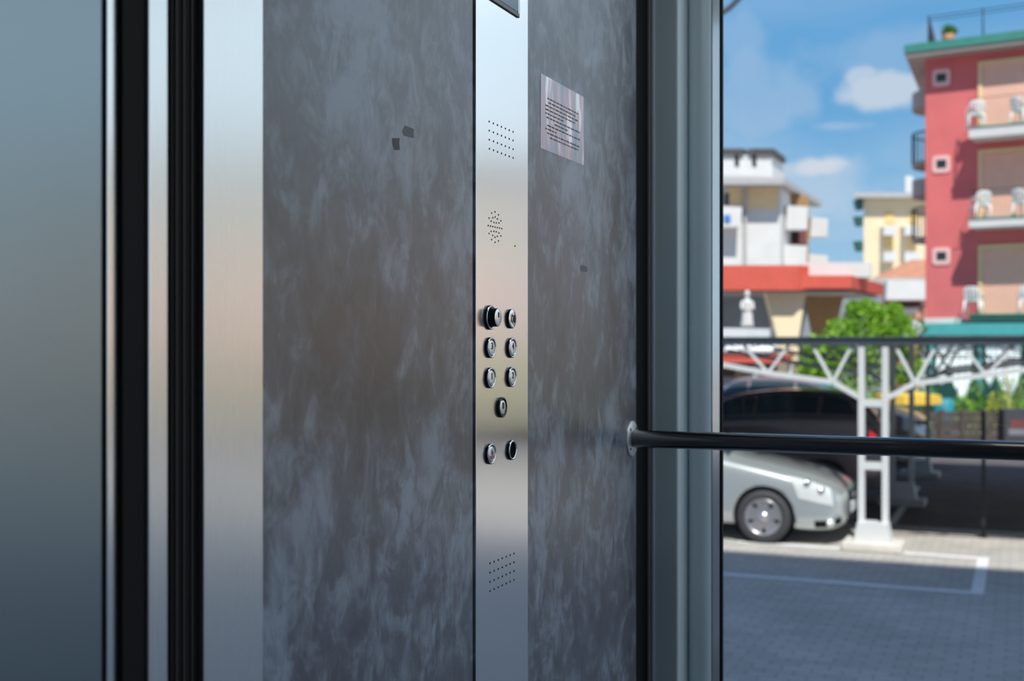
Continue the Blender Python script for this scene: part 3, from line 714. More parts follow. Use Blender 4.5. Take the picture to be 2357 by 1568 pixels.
# dark people carrier behind
def dark_car(nose, ymid, face, label, tail_lit):
    st = [(0, .35, .60, .70, .62, .5), (.08, .26, .75, .85, .76, .6), (.3, .22, .90, 1.0, .88, .72), (.95, .22, 1.08, 1.17, .93, .76), (1.35, .22, 1.14, 1.22, .93, .74),
          (1.8, .22, 1.22, 1.45, .93, .68), (2.35, .22, 1.28, 1.66, .93, .64), (3.1, .22, 1.31, 1.72, .93, .64), (3.8, .25, 1.32, 1.68, .92, .62), (4.15, .28, 1.30, 1.50, .90, .64), (4.38, .32, 1.1, 1.24, .86, .68), (4.45, .4, .9, 1.0, .8, .62)]
    cr_ = Car(st, nose, ymid, face)
    r = thing('dark_car', label, 'car', (nose-face*2.3, ymid, 0))
    b = cr_.body().build('body', M['dark_paint'], r)
    wd = [(nose-face*d, ymid+s*.84) for d in (.93, 3.6) for s in (-1, 1)]
    weld_bool(b, [(Vector((x, y+(-.06 if y < ymid else .06), .34)), .39, .40) for x, y in wd])
    for x, y in wd: wheel(r, (x, y, .34), .34, .215, 1 if y < ymid else -1)
    for s in (1, -1):
        cr_.patch(1.40, 2.2, 6.15, 8, .006, s).build('windscreen', M['blueglass'], r)
        cr_.patch(1.62, 2.55, 4.3, 5.8, .006, s, .38, .02).build('side_window', M['carglass'], r)
        cr_.patch(2.61, 3.5, 4.3, 5.8, .006, s, .0, .0).build('side_window', M['carglass'], r)
        cr_.patch(3.56, 4.05, 4.3, 5.8, .006, s, .0, -.12).build('side_window', M['carglass'], r)
        cr_.patch(1.3, 4.25, 4.05, 4.18, .008, s, nu=40).build('chrome_strip', M['dsteel'], r)
        cr_.patch(4.25, 4.34, 3.45, 3.85, .008, s).build('tail_lamp', M['redlamp'] if tail_lit else M['lamp'], r)
        cr_.patch(.10, .5, 3.4, 4.4, .008, s).build('headlamp', M['lamp'], r)
        cr_.patch(2.2, 3.9, 6.7, 6.85, .03, s, nu=30).build('roof_rail', M['chrome'], r)
    cr_.patch(3.95, 4.3, 6.2, 8, .006, 1).build('rear_window', M['carglass'], r); cr_.patch(3.95, 4.3, 6.2, 8, .006, -1).build('rear_window', M['carglass'], r)
    return r
rear = hity(2052, 950, 18.3).x
dark_car(rear-4.45-.08, 19.0, -1, 'dark people carrier with a lit red tail lamp behind the silver car', True)
rear2 = hity(2135, 950, 24).x
dark_car(rear2+.0, 25.6, 1, 'dark car parked farther back with pale headlamps beyond the canopy', False)
# ================================================================== RED APARTMENT BLOCK
uc = Vector((.85, -.53)).normalized()
U = (RT*uc.x + FW*uc.y).normalized(); Nn = Vector((U.y, -U.x, 0))
if Nn.dot(-FW) < 0: Nn = -Nn
P0 = at(2130, 787, 42.6); P0.z = 0
# local frame: x along facade, y outward, z up
Tr = Matrix(((U.x, Nn.x, 0, P0.x), (U.y, Nn.y, 0, P0.y), (0, 0, 1, 0), (0, 0, 0, 1))); Ti = Tr.inverted()
def fl(px, py, off=0): p = hitp(px, py, P0+Nn*off, Nn); q = Ti @ p; return q.x, q.z
OV = .80
HR = 10.3+2.44-.42
rb = thing('apartment_block', 'red rendered apartment block with green eaves, balconies and peach shutters', 'building', tuple(P0))
LW = 13.0
sd = (Ti.to_3x3() @ Vector((0, 1, 0))); 
back = Vector((0, 0, 0))+sd*6
MB(Tr).prism([(0, 0), (LW, 0), (LW, -5), (back.x, back.y)], 2.95, HR).build('wall', M['redwall'], rb)
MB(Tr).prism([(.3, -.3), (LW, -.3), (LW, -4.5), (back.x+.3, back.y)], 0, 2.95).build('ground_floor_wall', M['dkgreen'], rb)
a0 = fl(2081, 100, OV)[0]
bk = Vector((a0, OV, 0))+sd*7.5
rf = MB(Tr).prism([(a0, OV), (LW+1, OV), (LW+1, -5.6), (bk.x, bk.y)], HR+.14, HR+.42).build('roof_slab', M['green'], rb)
MB(Tr).prism([(a0+.06, OV-.06), (LW+.9, OV-.06), (LW+.9, -5.5), (bk.x+.06, bk.y)], HR, HR+.14).build('soffit', M['soffit'], rf)
# small windows
for (py, lab) in ((179, 0), (378, 1), (590, 2)):
    xc, zc = fl(2167, py); h = .30
    m = MB(Tr); n = 6
    out_ = []
    for cxs, czs, a00 in ((1, 1, 0), (-1, 1, PI/2), (-1, -1, PI), (1, -1, 3*PI/2)):
        for k in range(n+1):
            a = a00+k/n*PI/2; out_.append((xc+cxs*(h-.12)+.12*math.cos(a), zc+czs*(h-.12)+.12*math.sin(a)))
    inn = []
    for (x, z) in out_:
        sx_ = max(-.17, min(.17, (x-xc))); sz_ = max(-.15, min(.15, (z-zc))); inn.append((xc+sx_, zc+sz_))
    N_ = len(out_)
    m.add([(x, .04, z) for x, z in out_]+[(x, .04, z) for x, z in inn]+[(x, .0, z) for x, z in out_]+[(x, .002, z) for x, z in inn],
          [(i, (i+1) % N_, N_+(i+1) % N_, N_+i) for i in range(N_)]+[(i, 2*N_+i, 2*N_+(i+1) % N_, (i+1) % N_) for i in range(N_)]+[(N_+i, N_+(i+1) % N_, 3*N_+(i+1) % N_, 3*N_+i) for i in range(N_)])
    wn = m.build('window_surround', M['pink'], rb)
    MB(Tr).box((xc-.17, .004, zc-.15), (xc+.17, .012, zc+.15)).build('window_pane', M['winglass'], wn)
BD = 1.15
slabs = []
for (pyt, pyb, rail) in ((293, 318, 1), (503, 524, 1), (723, 740, 1)):
    xl, zt_ = fl(2230, pyt, BD); _, zb_ = fl(2230, pyb, BD)
    slabs.append((xl, zt_))
    sl = MB(Tr).box((xl, 0, zb_), (LW-1, BD, zt_-.04)).build('balcony_slab', M['white'] if rail and pyt < 700 else M['dkgreen'], rb)
    MB(Tr).box((xl-.02, 0, zt_-.04), (LW-1, BD+.03, zt_)).build('green_edging', M['green'], sl)
    r_ = MB(Tr)
    r_.tube([(xl+.03, .02, zt_+.95), (xl+.03, BD-.03, zt_+.95), (LW-1, BD-.03, zt_+.95)], .010, 8)
    k = xl+.03
    while k < 7: r_.tube([(k, BD-.03, zt_), (k, BD-.03, zt_+.95)], .0035, 6); k += .16
    for kk in range(9): r_.tube([(xl+.03, .05+kk*.13, zt_), (xl+.03, .05+kk*.13, zt_+.95)], .0035, 6)
    r_.build('railing', M['iron'], sl)
for (pyt, pyb) in ((143, 262), (346, 492), (565, 725)):
    xl, zt_ = fl(2252, pyt); zb_ = slabs[(143, 346, 565).index(pyt)][1]
    xr = xl+2.3
    f = MB(Tr)
    f.box((xl, 0, zb_), (xl+.13, .07, zt_)); f.box((xr-.13, 0, zb_), (xr, .07, zt_)); f.box((xl+.13, 0, zt_-.14), (xr-.13, .07, zt_))
    f = f.build('shutter_frame', M['sand'], rb)
    m = MB(Tr); z = zb_
    while z < zt_-.16: m.box((xl+.13, 0, z), (xr-.13, .025, z+.052)); m.box((xl+.13, 0, z+.052), (xr-.13, .018, z+.06)); z += .06
    m.build('roller_shutter', M['peach'], f)
# balconies wrapping the left side, seen edge-on past the corner
for z_, r_, rail in ((10.95, .5, 0), (8.85, .50, 1), (7.75, .5, 0), (6.1, .5, 1)):
    c_ = Vector((0, 0, 0))+sd*2.6
    m = MB(Tr); n = 14; P = []
    for k in range(n+1):
        a = PI/2+k/n*PI; P.append((c_.x+.25+1.15*r_/.5*math.cos(a)*.75+ (0), c_.y+1.3*math.sin(a)))
    m.prism(P, z_, z_+(.6 if not rail else .15)); sb = m.build('side_balcony', M['soffit'], rb)
    rr = MB(Tr)
    if not rail: continue
    for q in P[1:-1]: rr.tube([(q[0], q[1], z_+.1), (q[0], q[1], z_+1.2)], .02, 6)
    rr.tube([(q[0], q[1], z_+1.2) for q in P], .03, 6)
    rr.build('railing', M['iron'], sb)
# roof terrace railing and pot plant
zr = HR+.42
m = MB(Tr); x0 = a0+.75
m.tube([(x0, OV-.35, zr), (x0, OV-.35, zr+.95)], .03, 8)
for k in range(5): m.tube([(x0+1.78*k, OV-.35, zr), (x0+1.78*k, OV-.35, zr+1.0)], .025, 8)
for z in (.95, .82): m.tube([(x0, OV-.35, zr+z), (LW, OV-.35, zr+z)], .014, 6)
for z in (.95, .82): m.tube([(x0, OV-.35, zr+z), (x0+sd.x*6, OV-.35+sd.y*6, zr+z)], .014, 6)
for k in range(1, 12): m.tube([(x0+sd.x*.3*k, OV-.35+sd.y*.3*k, zr), (x0+sd.x*.3*k, OV-.35+sd.y*.3*k, zr+.9)], .012, 6)
m.build('terrace_railing', M['iron'], rb)
# teal awning over the veranda
xa, za = fl(2118, 745, 2.6); _, zb_ = fl(2118, 772, 2.6)
MB(Tr).prism([(0, za+.02), (2.6, za), (2.6, zb_), (2.5, zb_), (2.5, za-.06), (0, za-.05)], xa, LW, 0).build('awning', M['teal'], rb)
for k in range(6):
    x = xa+.3+k*1.55; MB(Tr).box((x-.05, 2.35, 0), (x+.05, 2.45, zb_+.1)).build('veranda_post', M['teal'], rb)
xk, zk = fl(2130, 722)
MB(Tr).box((-.02, 0, 3.02), (1.35, .05, 3.27)).build('plinth_band', M['white'], rb)
def leaves(name, blobs, n, size, matl, parent=None, seed=1, T=None):
    rn = random.Random(seed); m = MB(T)
    for _ in range(n):
        c_, r_ = rn.choice(blobs); 
        while True:
            v = Vector((rn.uniform(-1,1), rn.uniform(-1,1), rn.uniform(-1,1)))
            if .35 < v.length <= 1: break
        p = Vector(c_)+Vector((v.x*r_[0], v.y*r_[1], v.z*r_[2]))
        a = Vector((rn.uniform(-1,1), rn.uniform(-1,1), rn.uniform(-.4,1))).normalized(); b = a.orthogonal().normalized()
        if rn.random() < .5: b = a.cross(b)
        c2 = a.cross(b); s_ = size*rn.uniform(.6, 1.3)
        m.add([p-b*s_, p-c2*s_*.4, p+b*s_, p+c2*s_*.4], [(0,1,2,3)])
    return m.build(name, matl, parent)
def potplant(loc, h, label, nm='potted_plant', leafm='leafd', pot=None, potc='terra', spread=.25, n=120, size=.06, cat_='plant', group=None):
    r = thing(nm, label, cat_, loc, group); L_ = Vector(loc)
    if pot: MB().lathe([(0, 0), (pot*.75, 0), (pot, pot*1.3), (pot*.9, pot*1.3), (pot*.85, pot*1.15), (0, pot*1.15)], L_, UP, 16).build('pot', M[potc], r)
    b = pot*1.2 if pot else 0
    m = MB()
    for k in range(5): m.tube([L_+UP*b*.9, L_+Vector((.1*spread*math.cos(k*1.3), .1*spread*math.sin(k*1.3), b+(h-b)*.5)), L_+Vector((.5*spread*math.cos(k*1.3), .5*spread*math.sin(k*1.3), b+(h-b)*.8))], .008, 5)
    m.build('stems', M['bark'], r)
    leaves('foliage', [(L_+UP*(b+(h-b)*.6), (spread, spread, (h-b)*.45)), (L_+UP*(b+(h-b)*.35)+Vector((spread*.4, 0, 0)), (spread*.8, spread*.8, (h-b)*.35))], n, size, M[leafm], r, seed=int(abs(L_.x*100+h*17)) % 999)
    return r
pl = Tr @ Vector((a0+1.35, OV-.55, zr)); potplant(tuple(pl), .62, 'potted plant at the corner of the roof terrace', pot=.22, n=140, size=.09)
# ---- white plastic chairs
ch = thing('garden_chair', 'x', 'chair', (0, 0, 0), 'white plastic chairs on the balconies')
MB().grid(lambda u, v: Vector(((u-.5)*.46, (v-.5)*.44, .43-.03*math.sin(PI*u)*math.sin(PI*v)+.0)), 8, 8).build('seat', M['whitep'], ch, solid=.02)
def backfn(u, v):
    w_ = .22+.02*math.sin(PI*v); x = (u-.5)*2*w_*(1-.25*max(0, v-.7)); return Vector((x, -.21-.13*v+.05*(2*abs(u-.5))**2, .44+.42*v*(1-.12*(2*abs(u-.5))**3)))
m = MB()
for a_, b_ in ((0, .14), (.2, .34), (.4, .6), (.66, .8), (.86, 1)):
    m.grid(lambda u, v: backfn(a_+(b_-a_)*u, .08+.80*v), 3, 8)
m.grid(lambda u, v: backfn(u, .85+.15*v), 14, 3); m.grid(lambda u, v: backfn(u, .0+.10*v), 14, 2)
m.build('backrest', M['whitep'], ch, solid=.02)
for sx_ in (-1, 1):
    for sy_ in (-1, 1):
        MB().tube([(sx_*.21, sy_*.19, .43), (sx_*.25, sy_*.25, 0)], [.032, .022], 8).build('leg', M['whitep'], ch)
    MB().tube([(sx_*.25, .22, .40), (sx_*.27, .21, .60), (sx_*.27, .12, .645), (sx_*.26, -.15, .66), (sx_*.22, -.24, .66)], .024, 8).build('armrest', M['whitep'], ch)
sets = ((0, 2246, .35, 'white plastic chair at the left end of the top balcony'), (0, 2352, -.5, 'white plastic chair cut by the photo edge on the top balcony'),
        (1, 2258, .5, 'white plastic chair at the left end of the middle balcony'), (1, 2356, -.4, 'white plastic chair cut by the photo edge on the middle balcony'),
        (2, 2240, 0, 'white plastic chair at the left end of the lowest balcony'), (2, 2366, .2, 'white plastic chair cut by the photo edge on the lowest balcony'))
ba = math.atan2(U.y, U.x)
for i, (bi, px, rz, lab) in enumerate(sets):
    o = ch if i == 0 else copy_tree(ch)
    xx, _ = fl(px, 500, .62)
    o.location = Tr @ Vector((xx, .62, slabs[bi][1])); o.rotation_euler.z = ba+rz; o.scale = (1.08, 1.08, 1.08); o['label'] = lab
    ROOT[o.name] = Vector(o.location)
# veranda: drapes, planter boards, plants
def drape(xl, xr, ztop, zlow, label, lobes):
    m = MB(Tr); y0 = 2.30
    def fn(u, v):
        low = zlow
        for (c_, w_, dd) in lobes: low = min(low, zlow+ (0 - dd)*max(0, 1-abs(u-c_)/w_)**.6)
        return Vector((xl+(xr-xl)*u, y0+.05*math.sin(u*38+v*2)*(.3+v), ztop+(low-ztop)*v))
    m.grid(fn, 60, 14); return tag(m.build('white_drape', M['cloth'], solid=.01), label, 'curtain', 'drapes under the teal awning')
zd = zb_
dx = lambda px: fl(px, 850, 2.3)[0]
dzv = lambda py, px=2200: fl(px, py, 2.3)[1]
drape(dx(2156), dx(2238), zd, dzv(856), 'pale draped curtain, left one under the teal awning', [(.15, .14, .45), (.72, .3, 1.0)])
drape(dx(2270), dx(2350), zd, dzv(856), 'pale draped curtain, right one under the teal awning', [(.1, .14, .5), (.65, .34, .85)])
drape(dx(2122), dx(2140), zd, dzv(900), 'narrow pale gathered curtain at the left end of the veranda', [(.5, .5, .7)])
tag(MB(Tr).box((dx(2100), 0.3, .0), (LW, .4, 2.9)).build('veranda_wall', mat('sea_green_wall', (.10, .34, .28), .7, 0, .2, 1.5)), 'sea green back wall seen behind the pale drapes', 'wall')
# low board fence
yF = at(2200, 900, 30.5); f1 = at(2120, 900, 30.0); f2 = at(2312, 900, 30.0); f1.z = f2.z = 0
fd = (f2-f1).normalized(); fn_ = Vector((fd.y, -fd.x, 0))
fr = thing('board_fence', 'low dark board fence in front of the veranda plants', 'fence', tuple(f1))
m = MB()
for k in range(4): m.bar(f1+UP*(.10+.18*k), f2+UP*(.10+.18*k), .03, .155)
m.build('boards', M['wood'], fr)
for k in range(5):
    p = f1.lerp(f2, k/4); MB().box((p.x-.05, p.y-.09, 0), (p.x+.05, p.y-.03, .78)).build('post', M['wood'], fr)
s1 = at(2312, 900, 29.6); s2 = at(2420, 900, 29.6); s1.z = s2.z = 0
sb = thing('sign_box', 'grey box sign at the right end of the board fence', 'sign', tuple(s1))
m = MB(); m.add([s1, s2, s2+FW*.4, s1+FW*.4]+[q_+UP*.80 for q_ in (s1, s2, s2+FW*.4, s1+FW*.4)], [(0,1,5,4),(1,2,6,5),(2,3,7,6),(3,0,4,7),(4,5,6,7),(0,3,2,1)]); m.build('box', M['sign'], sb)
def onsign(px0, px1, py0, py1, mm, nm):
    z = 29.59; P = [at(px0, py1, z), at(px1, py1, z), at(px1, py0, z), at(px0, py0, z)]
    MB().add(P+[p_+FW*.012 for p_ in P], [(0,1,2,3),(7,6,5,4),(0,4,5,1),(1,5,6,2),(2,6,7,3),(3,7,4,0)]).build(nm, mm, sb)
onsign(2326, 2395, 967, 984, M['signred'], 'red_print'); onsign(2322, 2395, 987, 1002, M['signpale'], 'pale_print')
# plants in the veranda border, one by one
rn = random.Random(11)
for i, (px, h, sp, lf, lab) in enumerate((
    (2128, 1.5, .35, 'leafd', 'tall slim green shrub at the left end of the board fence'),
    (2150, 1.1, .28, 'leaf', 'light green shrub beside the narrow gathered curtain'),
    (2180, .95, .25, 'leafd', 'low plant next to the blue pot'),
    (2216, 1.05, .38, 'leaf', 'rounded green bush behind the middle of the board fence'),
    (2244, 1.6, .26, 'leafd', 'upright shrub between the two pale drapes'),
    (2262, 1.0, .3, 'leafd', 'dark green plant under the gap between drapes'),
    (2300, 1.15, .42, 'leafy', 'yellow green bush beside the pale trunk'),
    (2340, 1.75, .62, 'leaf', 'large bright green bush above the sign box'))):
    p = at(px, 900, 31.2+.3*(i % 3)); potplant((p.x, p.y, 0), h, lab, 'shrub', lf, spread=sp, n=420, size=.07, cat_='shrub', group='shrubs behind the board fence')
p = at(2172, 900, 30.9); tag(MB().lathe([(0, 0), (.16, 0), (.24, .45), (.26, .95), (.2, 1.0), (0, .95)], (p.x, p.y, 0), UP, 16).build('blue_pot', M['bluep']), 'tall teal blue pot behind the board fence', 'pot')
p = at(2318, 900, 31.9); tag(MB().tube([(p.x, p.y, 0), (p.x+.02, p.y, 1.0), (p.x-.02, p.y, 1.9)], [.09, .07, .06], 10).build('bare_trunk', M['concrete']), 'pale bare trunk standing between the yellow green and large bushes', 'tree')
# yellow parasol
p = at(2088, 900, 27.5)
yp = thing('parasol', 'yellow canopy cloth glimpsed behind the canopy columns', 'parasol', (p.x, p.y, 0))
MB().lathe([(0, 1.36), (.72, 1.24), (.75, 1.05), (.71, 1.05), (.70, 1.21), (0, 1.31)], (p.x, p.y, 0), UP, 8, False).build('cloth', M['yelcan'], yp)
MB().tube([(p.x, p.y, 0), (p.x, p.y, 1.33)], .03, 8).build('pole', M['wpaint'], yp)
# ================================================================== TREE
tp = at(1975, 800, 29)
te = thing('leafy_tree', 'bright green leafy tree behind the canopy beam', 'tree', (tp.x, tp.y, 0))
MB().tube([(tp.x, tp.y, 0), (tp.x+.05, tp.y, 1.0), (tp.x-.05, tp.y, 2.2)], [.15, .12, .07], 10).build('trunk', M['bark'], te)
def tb(px, py, z, r): p_ = at(px, py, z); return (p_, (r, r, r*.9))
leaves('crown', [tb(1985, 742, 29, .5), tb(1968, 712, 29, .22), tb(1995, 706, 29, .2), tb(2022, 722, 29, .25), tb(2058, 716, 29, .2), tb(2075, 740, 28.8, .22), (tb(1940, 765, 29, .42)), tb(2035, 755, 29, .45), tb(2070, 775, 28.6, .4), tb(1975, 800, 29, .8), tb(1900, 830, 29, .6), tb(1930, 870, 29, .75), tb(2040, 830, 29, .8), tb(1990, 880, 29.2, .8), tb(2080, 850, 29, .5), tb(1870, 850, 29, .4), tb(1880, 800, 29.4, .35)], 6500, .085, M['leaf'], te, 5)
# white blossoms beside
bp_ = at(2100, 765, 30.5)
bt = thing('flowering_bush', 'white flowering bush between the green tree and teal awning', 'shrub', (bp_.x, bp_.y, 0))
MB().tube([(bp_.x, bp_.y, 0), (bp_.x, bp_.y, 2.3)], .05, 8).build('stem', M['bark'], bt)
leaves('blossom', [tb(2085, 770, 30.5, .2), tb(2107, 755, 30.5, .17), tb(2088, 755, 30.5, .15)], 260, .09, M['whitep'], bt, 8)
leaves('foliage', [tb(2100, 760, 30.6, .35), tb(2095, 800, 30.6, .4)], 300, .08, M['leafd'], bt, 9)
# ================================================================== RED FASCIA RESTAURANT
A = at(1560, 787, 35); B = at(1960, 787, 35); Cc = at(2032, 787, 40.2); Dd = at(1560, 787, 46)
rs = thing('restaurant', 'low restaurant with a wide red fascia and tapered wall panels', 'building', (B.x, B.y, 0))
hz = lambda py, z: CH+(HY-py)/FPX*z
xy2 = lambda p_: (p_.x, p_.y)
MB().prism([xy2(A), xy2(B), xy2(Cc), xy2(Dd)], hz(664, 35), hz(634, 35)).build('red_fascia', M['redfascia'], rs)
A2, B2, B3, D2 = at(1560, 787, 34.9), at(1838, 787, 34.9), at(1862, 787, 35.2), at(1862, 787, 44)
MB().prism([xy2(A2), xy2(B2), xy2(B3), xy2(D2), xy2(at(1560, 787, 44))], hz(664, 35)-.05, hz(611, 35)).build('red_fascia', M['redfascia'], rs)
MB().prism([xy2(at(1842, 787, 36)), xy2(at(2004, 787, 36)), xy2(at(2006, 787, 37)), xy2(at(1842, 787, 44))], hz(634, 35), hz(604, 36)).build('parapet', M['white'], rs)
MB().prism([xy2(at(1560, 787, 35.2)), xy2(at(1955, 787, 35.2)), xy2(at(2022, 787, 40)), xy2(at(1560, 787, 45))], hz(664, 35)-.10, hz(664, 35)-.052).build('soffit', M['soffit'], rs)
def panel(pts, z, th, mm, nm, par):
    P = [at(a, b, z) for a, b in pts]; n = len(P); Q = [p_+FW*th for p_ in P]
    return MB().add(P+Q, [tuple(range(n)), tuple(range(2*n-1, n-1, -1))]+[(i, n+i, n+(i+1) % n, (i+1) % n) for i in range(n)]).build(nm, mm, par)
zgr = lambda z: HY+CH*FPX/z
panel([(1560, 668), (1775, 668), (1775, zgr(39)), (1560, zgr(39))], 39, .3, M['greywall'], 'side_wall', rs)
panel([(1762, 668), (1856, 668), (1838, 782), (1838, zgr(35.45)), (1790, zgr(35.45)), (1790, 782)], 35.45, .4, M['cream'], 'tapered_panel', rs)
panel([(1852, 668), (1945, 668), (1922, 765), (1922, zgr(38.5)), (1874, zgr(38.5)), (1874, 765)], 38.5, .4, M['brownwall'], 'tapered_panel', rs)
panel([(1780, 668), (2030, 668), (2030, zgr(44)), (1780, zgr(44))], 44, .3, M['greywall'], 'back_wall', rs)
# statue and terrace parapet
tw = at(1720, 787, 30.5)
pa = thing('terrace_parapet', 'white terrace parapet just above the canopy beam, left side', 'wall', (tw.x, tw.y, 0))
panel([(1560, 753), (1772, 757), (1772, 786), (1560, 786)], 30.5, .3, M['pale'], 'coping', pa)
panel([(1560, 786), (1766, 786), (1766, zgr(30.6)), (1740, zgr(30.6)), (1740, 800), (1700, 800), (1700, zgr(30.6)), (1680, zgr(30.6)), (1680, 800), (1560, 800)], 30.6, .2, M['greywall'], 'support_wall', pa)
sp_ = at(1720, 771, 30.65); sp_.z = hz(753, 30.5)+.01
stt = thing('statue', 'white draped standing statue on the terrace parapet', 'statue', tuple(sp_))
sp_.z -= .0
m = MB(); prof = [(.0, 0), (.17, 0), (.175, .05), (.15, .2), (.135, .4), (.12, .5), (.14, .62), (.13, .70), (.06, .77), (.045, .80)]
H = hz(668, 30.5)-sp_.z; k_ = H/1.0
m.lathe([(r*k_, h*k_) for r, h in prof], sp_, UP, 20); m.build('robed_body', M['white'], stt)
MB().lathe([(0, .79*k_), (.05*k_, .80*k_), (.075*k_, .87*k_), (.07*k_, .94*k_), (.04*k_, .99*k_), (0, 1.0*k_)], sp_, UP, 18).build('head', M['white'], stt)
for s in (-1, 1): MB().tube([sp_+RT*s*.13*k_+UP*.70*k_, sp_+RT*s*.17*k_+UP*.5*k_-FW*.03, sp_+RT*s*.04*k_+UP*.47*k_-FW*.16*k_], [.04*k_, .035*k_, .025*k_], 8).build('arm', M['white'], stt)
# kiosk under the canopy beam, far left
kk = at(1740, 900, 28)
ki = thing('kiosk', 'kiosk with a dark red awning and white scalloped top, far left', 'kiosk', (kk.x, kk.y, 0))
panel([(1600, 818), (1826, 818), (1820, 836), (1600, 834)], 27.8, 1.6, M['redfascia'], 'awning', ki)
m = MB()
for k in range(8): p_ = at(1678+k*15, 812, 27.9); m.lathe([(0, -.02), (.12, -.02), (.11, .10), (.05, .16), (0, .17)], p_, UP, 12)
m.build('scalloped_top', M['whitep'], ki)
panel([(1600, 836), (1832, 836), (1832, zgr(29.4)), (1600, zgr(29.4))], 29.4, .1, mat('kiosk_back', (.30, .24, .18), .8), 'back_panel', ki)
for px in (1735, 1815): panel([(px, 834), (px+8, 834), (px+8, zgr(28)), (px, zgr(28))], 28, .08, M['pale'], 'post', ki)
for (a, b, c_, d_, mm, nm, lab, zz_) in ((1700, 846, 1727, 872, 'cream', 'cream_box', 'cream box at the top left inside the kiosk', 28.9), (1732, 862, 1754, 910, 'pale', 'display_fridge', 'pale blue upright fridge under the kiosk awning', 28.5),
        (1762, 888, 1794, 930, 'cream', 'counter', 'cream counter at the right of the kiosk', 28.5), (1664, 868, 1700, 930, 'white', 'white_cabinet', 'white cabinet at the left of the kiosk', 28.4), (1704, 880, 1728, 930, 'sand', 'wooden_crate', 'tan crate stack between cabinet and fridge', 28.4)):
    P = [at(a, 900, zz_), at(c_, 900, zz_)]; z1_ = hz(b, zz_); z0_ = 0 if b > 850 else hz(d_, zz_)
    P = [P[0], P[1], P[1]+FW*.4, P[0]+FW*.4]
    m = MB().add([Vector((p_.x, p_.y, z0_)) for p_ in P]+[Vector((p_.x, p_.y, z1_)) for p_ in P], [(0,1,5,4),(1,2,6,5),(2,3,7,6),(3,0,4,7),(4,5,6,7),(3,2,1,0)])
    if nm == 'cream_box': m.build('menu_board', M[mm], ki)
    else: tag(m.build(nm, M[mm], bevel=.01), lab, 'furniture')
# ================================================================== WHITE HOUSE (far left)
WZ = 70
wh = thing('white_house', 'white apartment house with grey eaves and a crenellated chimney block', 'building', tuple(Vector((at(1760, 787, WZ).x, at(1760, 787, WZ).y, 0))))
def blk(pxa, pxb, z, dep, za, zb, mm, nm, par, skew=0):
    a = at(pxa, 787, z); b = at(pxb, 787, z+skew)
    back_ = Vector((0, 1, 0))*dep
    return MB().prism([xy2(a), xy2(b), xy2(b+back_), xy2(a+back_)], za, zb).build(nm, mm, par)
T1 = hz(425, WZ)
blk(1520, 1797, WZ, 8, 0, T1, M['white'], 'wall', wh)
ev = MB()
e0 = [at(1500, 787, 68.5), at(1805, 787, 68.5), at(1892, 787, 80), at(1500, 787, 80)]
zt0 = hz(408, 68.5); pk = at(1640, 787, 74)
zE = hz(424, 68.5)
vs = [Vector((p_.x, p_.y, zE)) for p_ in e0]+[Vector((p_.x, p_.y, zE+.35)) for p_ in e0]+[Vector((pk.x, pk.y, zE+1.5))]
ev.add(vs, [(0,1,5,4),(1,2,6,5),(2,3,7,6),(3,0,4,7),(0,3,2,1),(4,5,8),(5,6,8),(6,7,8),(7,4,8)]); ev.build('eaves_roof', M['roofg'], wh)
cm = MB(); 
for (a, b) in ((1600, 1695), (1706, 1728), (1740, 1772)): cm2 = None
blk(1600, 1778, 71, 4, zE, hz(385, 71), M['white'], 'chimney_block', wh)
for (a, b) in ((1655, 1690), (1701, 1730), (1741, 1776)): blk(a, b, 71, 3.5, hz(385, 71), hz(357, 71), M['white'], 'chimney_stack', wh)
for (a, b) in ((1652, 1712), (1722, 1782)): blk(a, b, 70.8, 3.8, hz(357, 71), hz(343, 71), M['darktile'], 'chimney_cap', wh)
panel([(1672, 430), (1792, 430), (1790, 482), (1672, 482)], WZ-.05, .04, M['sand'], 'upper_band', wh)
panel([(1712, 430), (1719, 430), (1719, 610), (1712, 610)], WZ-.25, .2, M['roofg'], 'downpipe', wh)
panel([(1797, 440), (1862, 452), (1862, 610), (1797, 610)], WZ+3, .3, M['brownwall'], 'recess_wall', wh)
for (a, b, t, u_, z) in ((1812, 1860, 473, 528, WZ+1), (1868, 1906, 500, 545, WZ+5), (1803, 1858, 563, 612, WZ+1), (1862, 1906, 585, 612, WZ+5), (1655, 1708, 474, 522, WZ-1.2)):
    panel([(a, t), (b, t+3), (b-2, u_), (a-3, u_)], z, 1.3, M['white'], 'balcony', wh)
panel([(1666, 495), (1682, 495), (1682, 510), (1666, 510)], WZ-1.3, .08, mat('blue_sign', (.05, .2, .5), .5), 'blue_plate', wh)
panel([(1668, 445), (1678, 445), (1678, 472), (1668, 472)], WZ-.1, .06, M['winglass'], 'window', wh)
panel([(1822, 528), (1838, 528), (1838, 560), (1822, 560)], WZ+2.9, .08, M['winglass'], 'window', wh)
panel([(1840, 525), (1856, 525), (1856, 562), (1840, 562)], WZ+2.9, .08, mat('maroon_door', (.16, .05, .05), .6), 'maroon_shutter', wh)
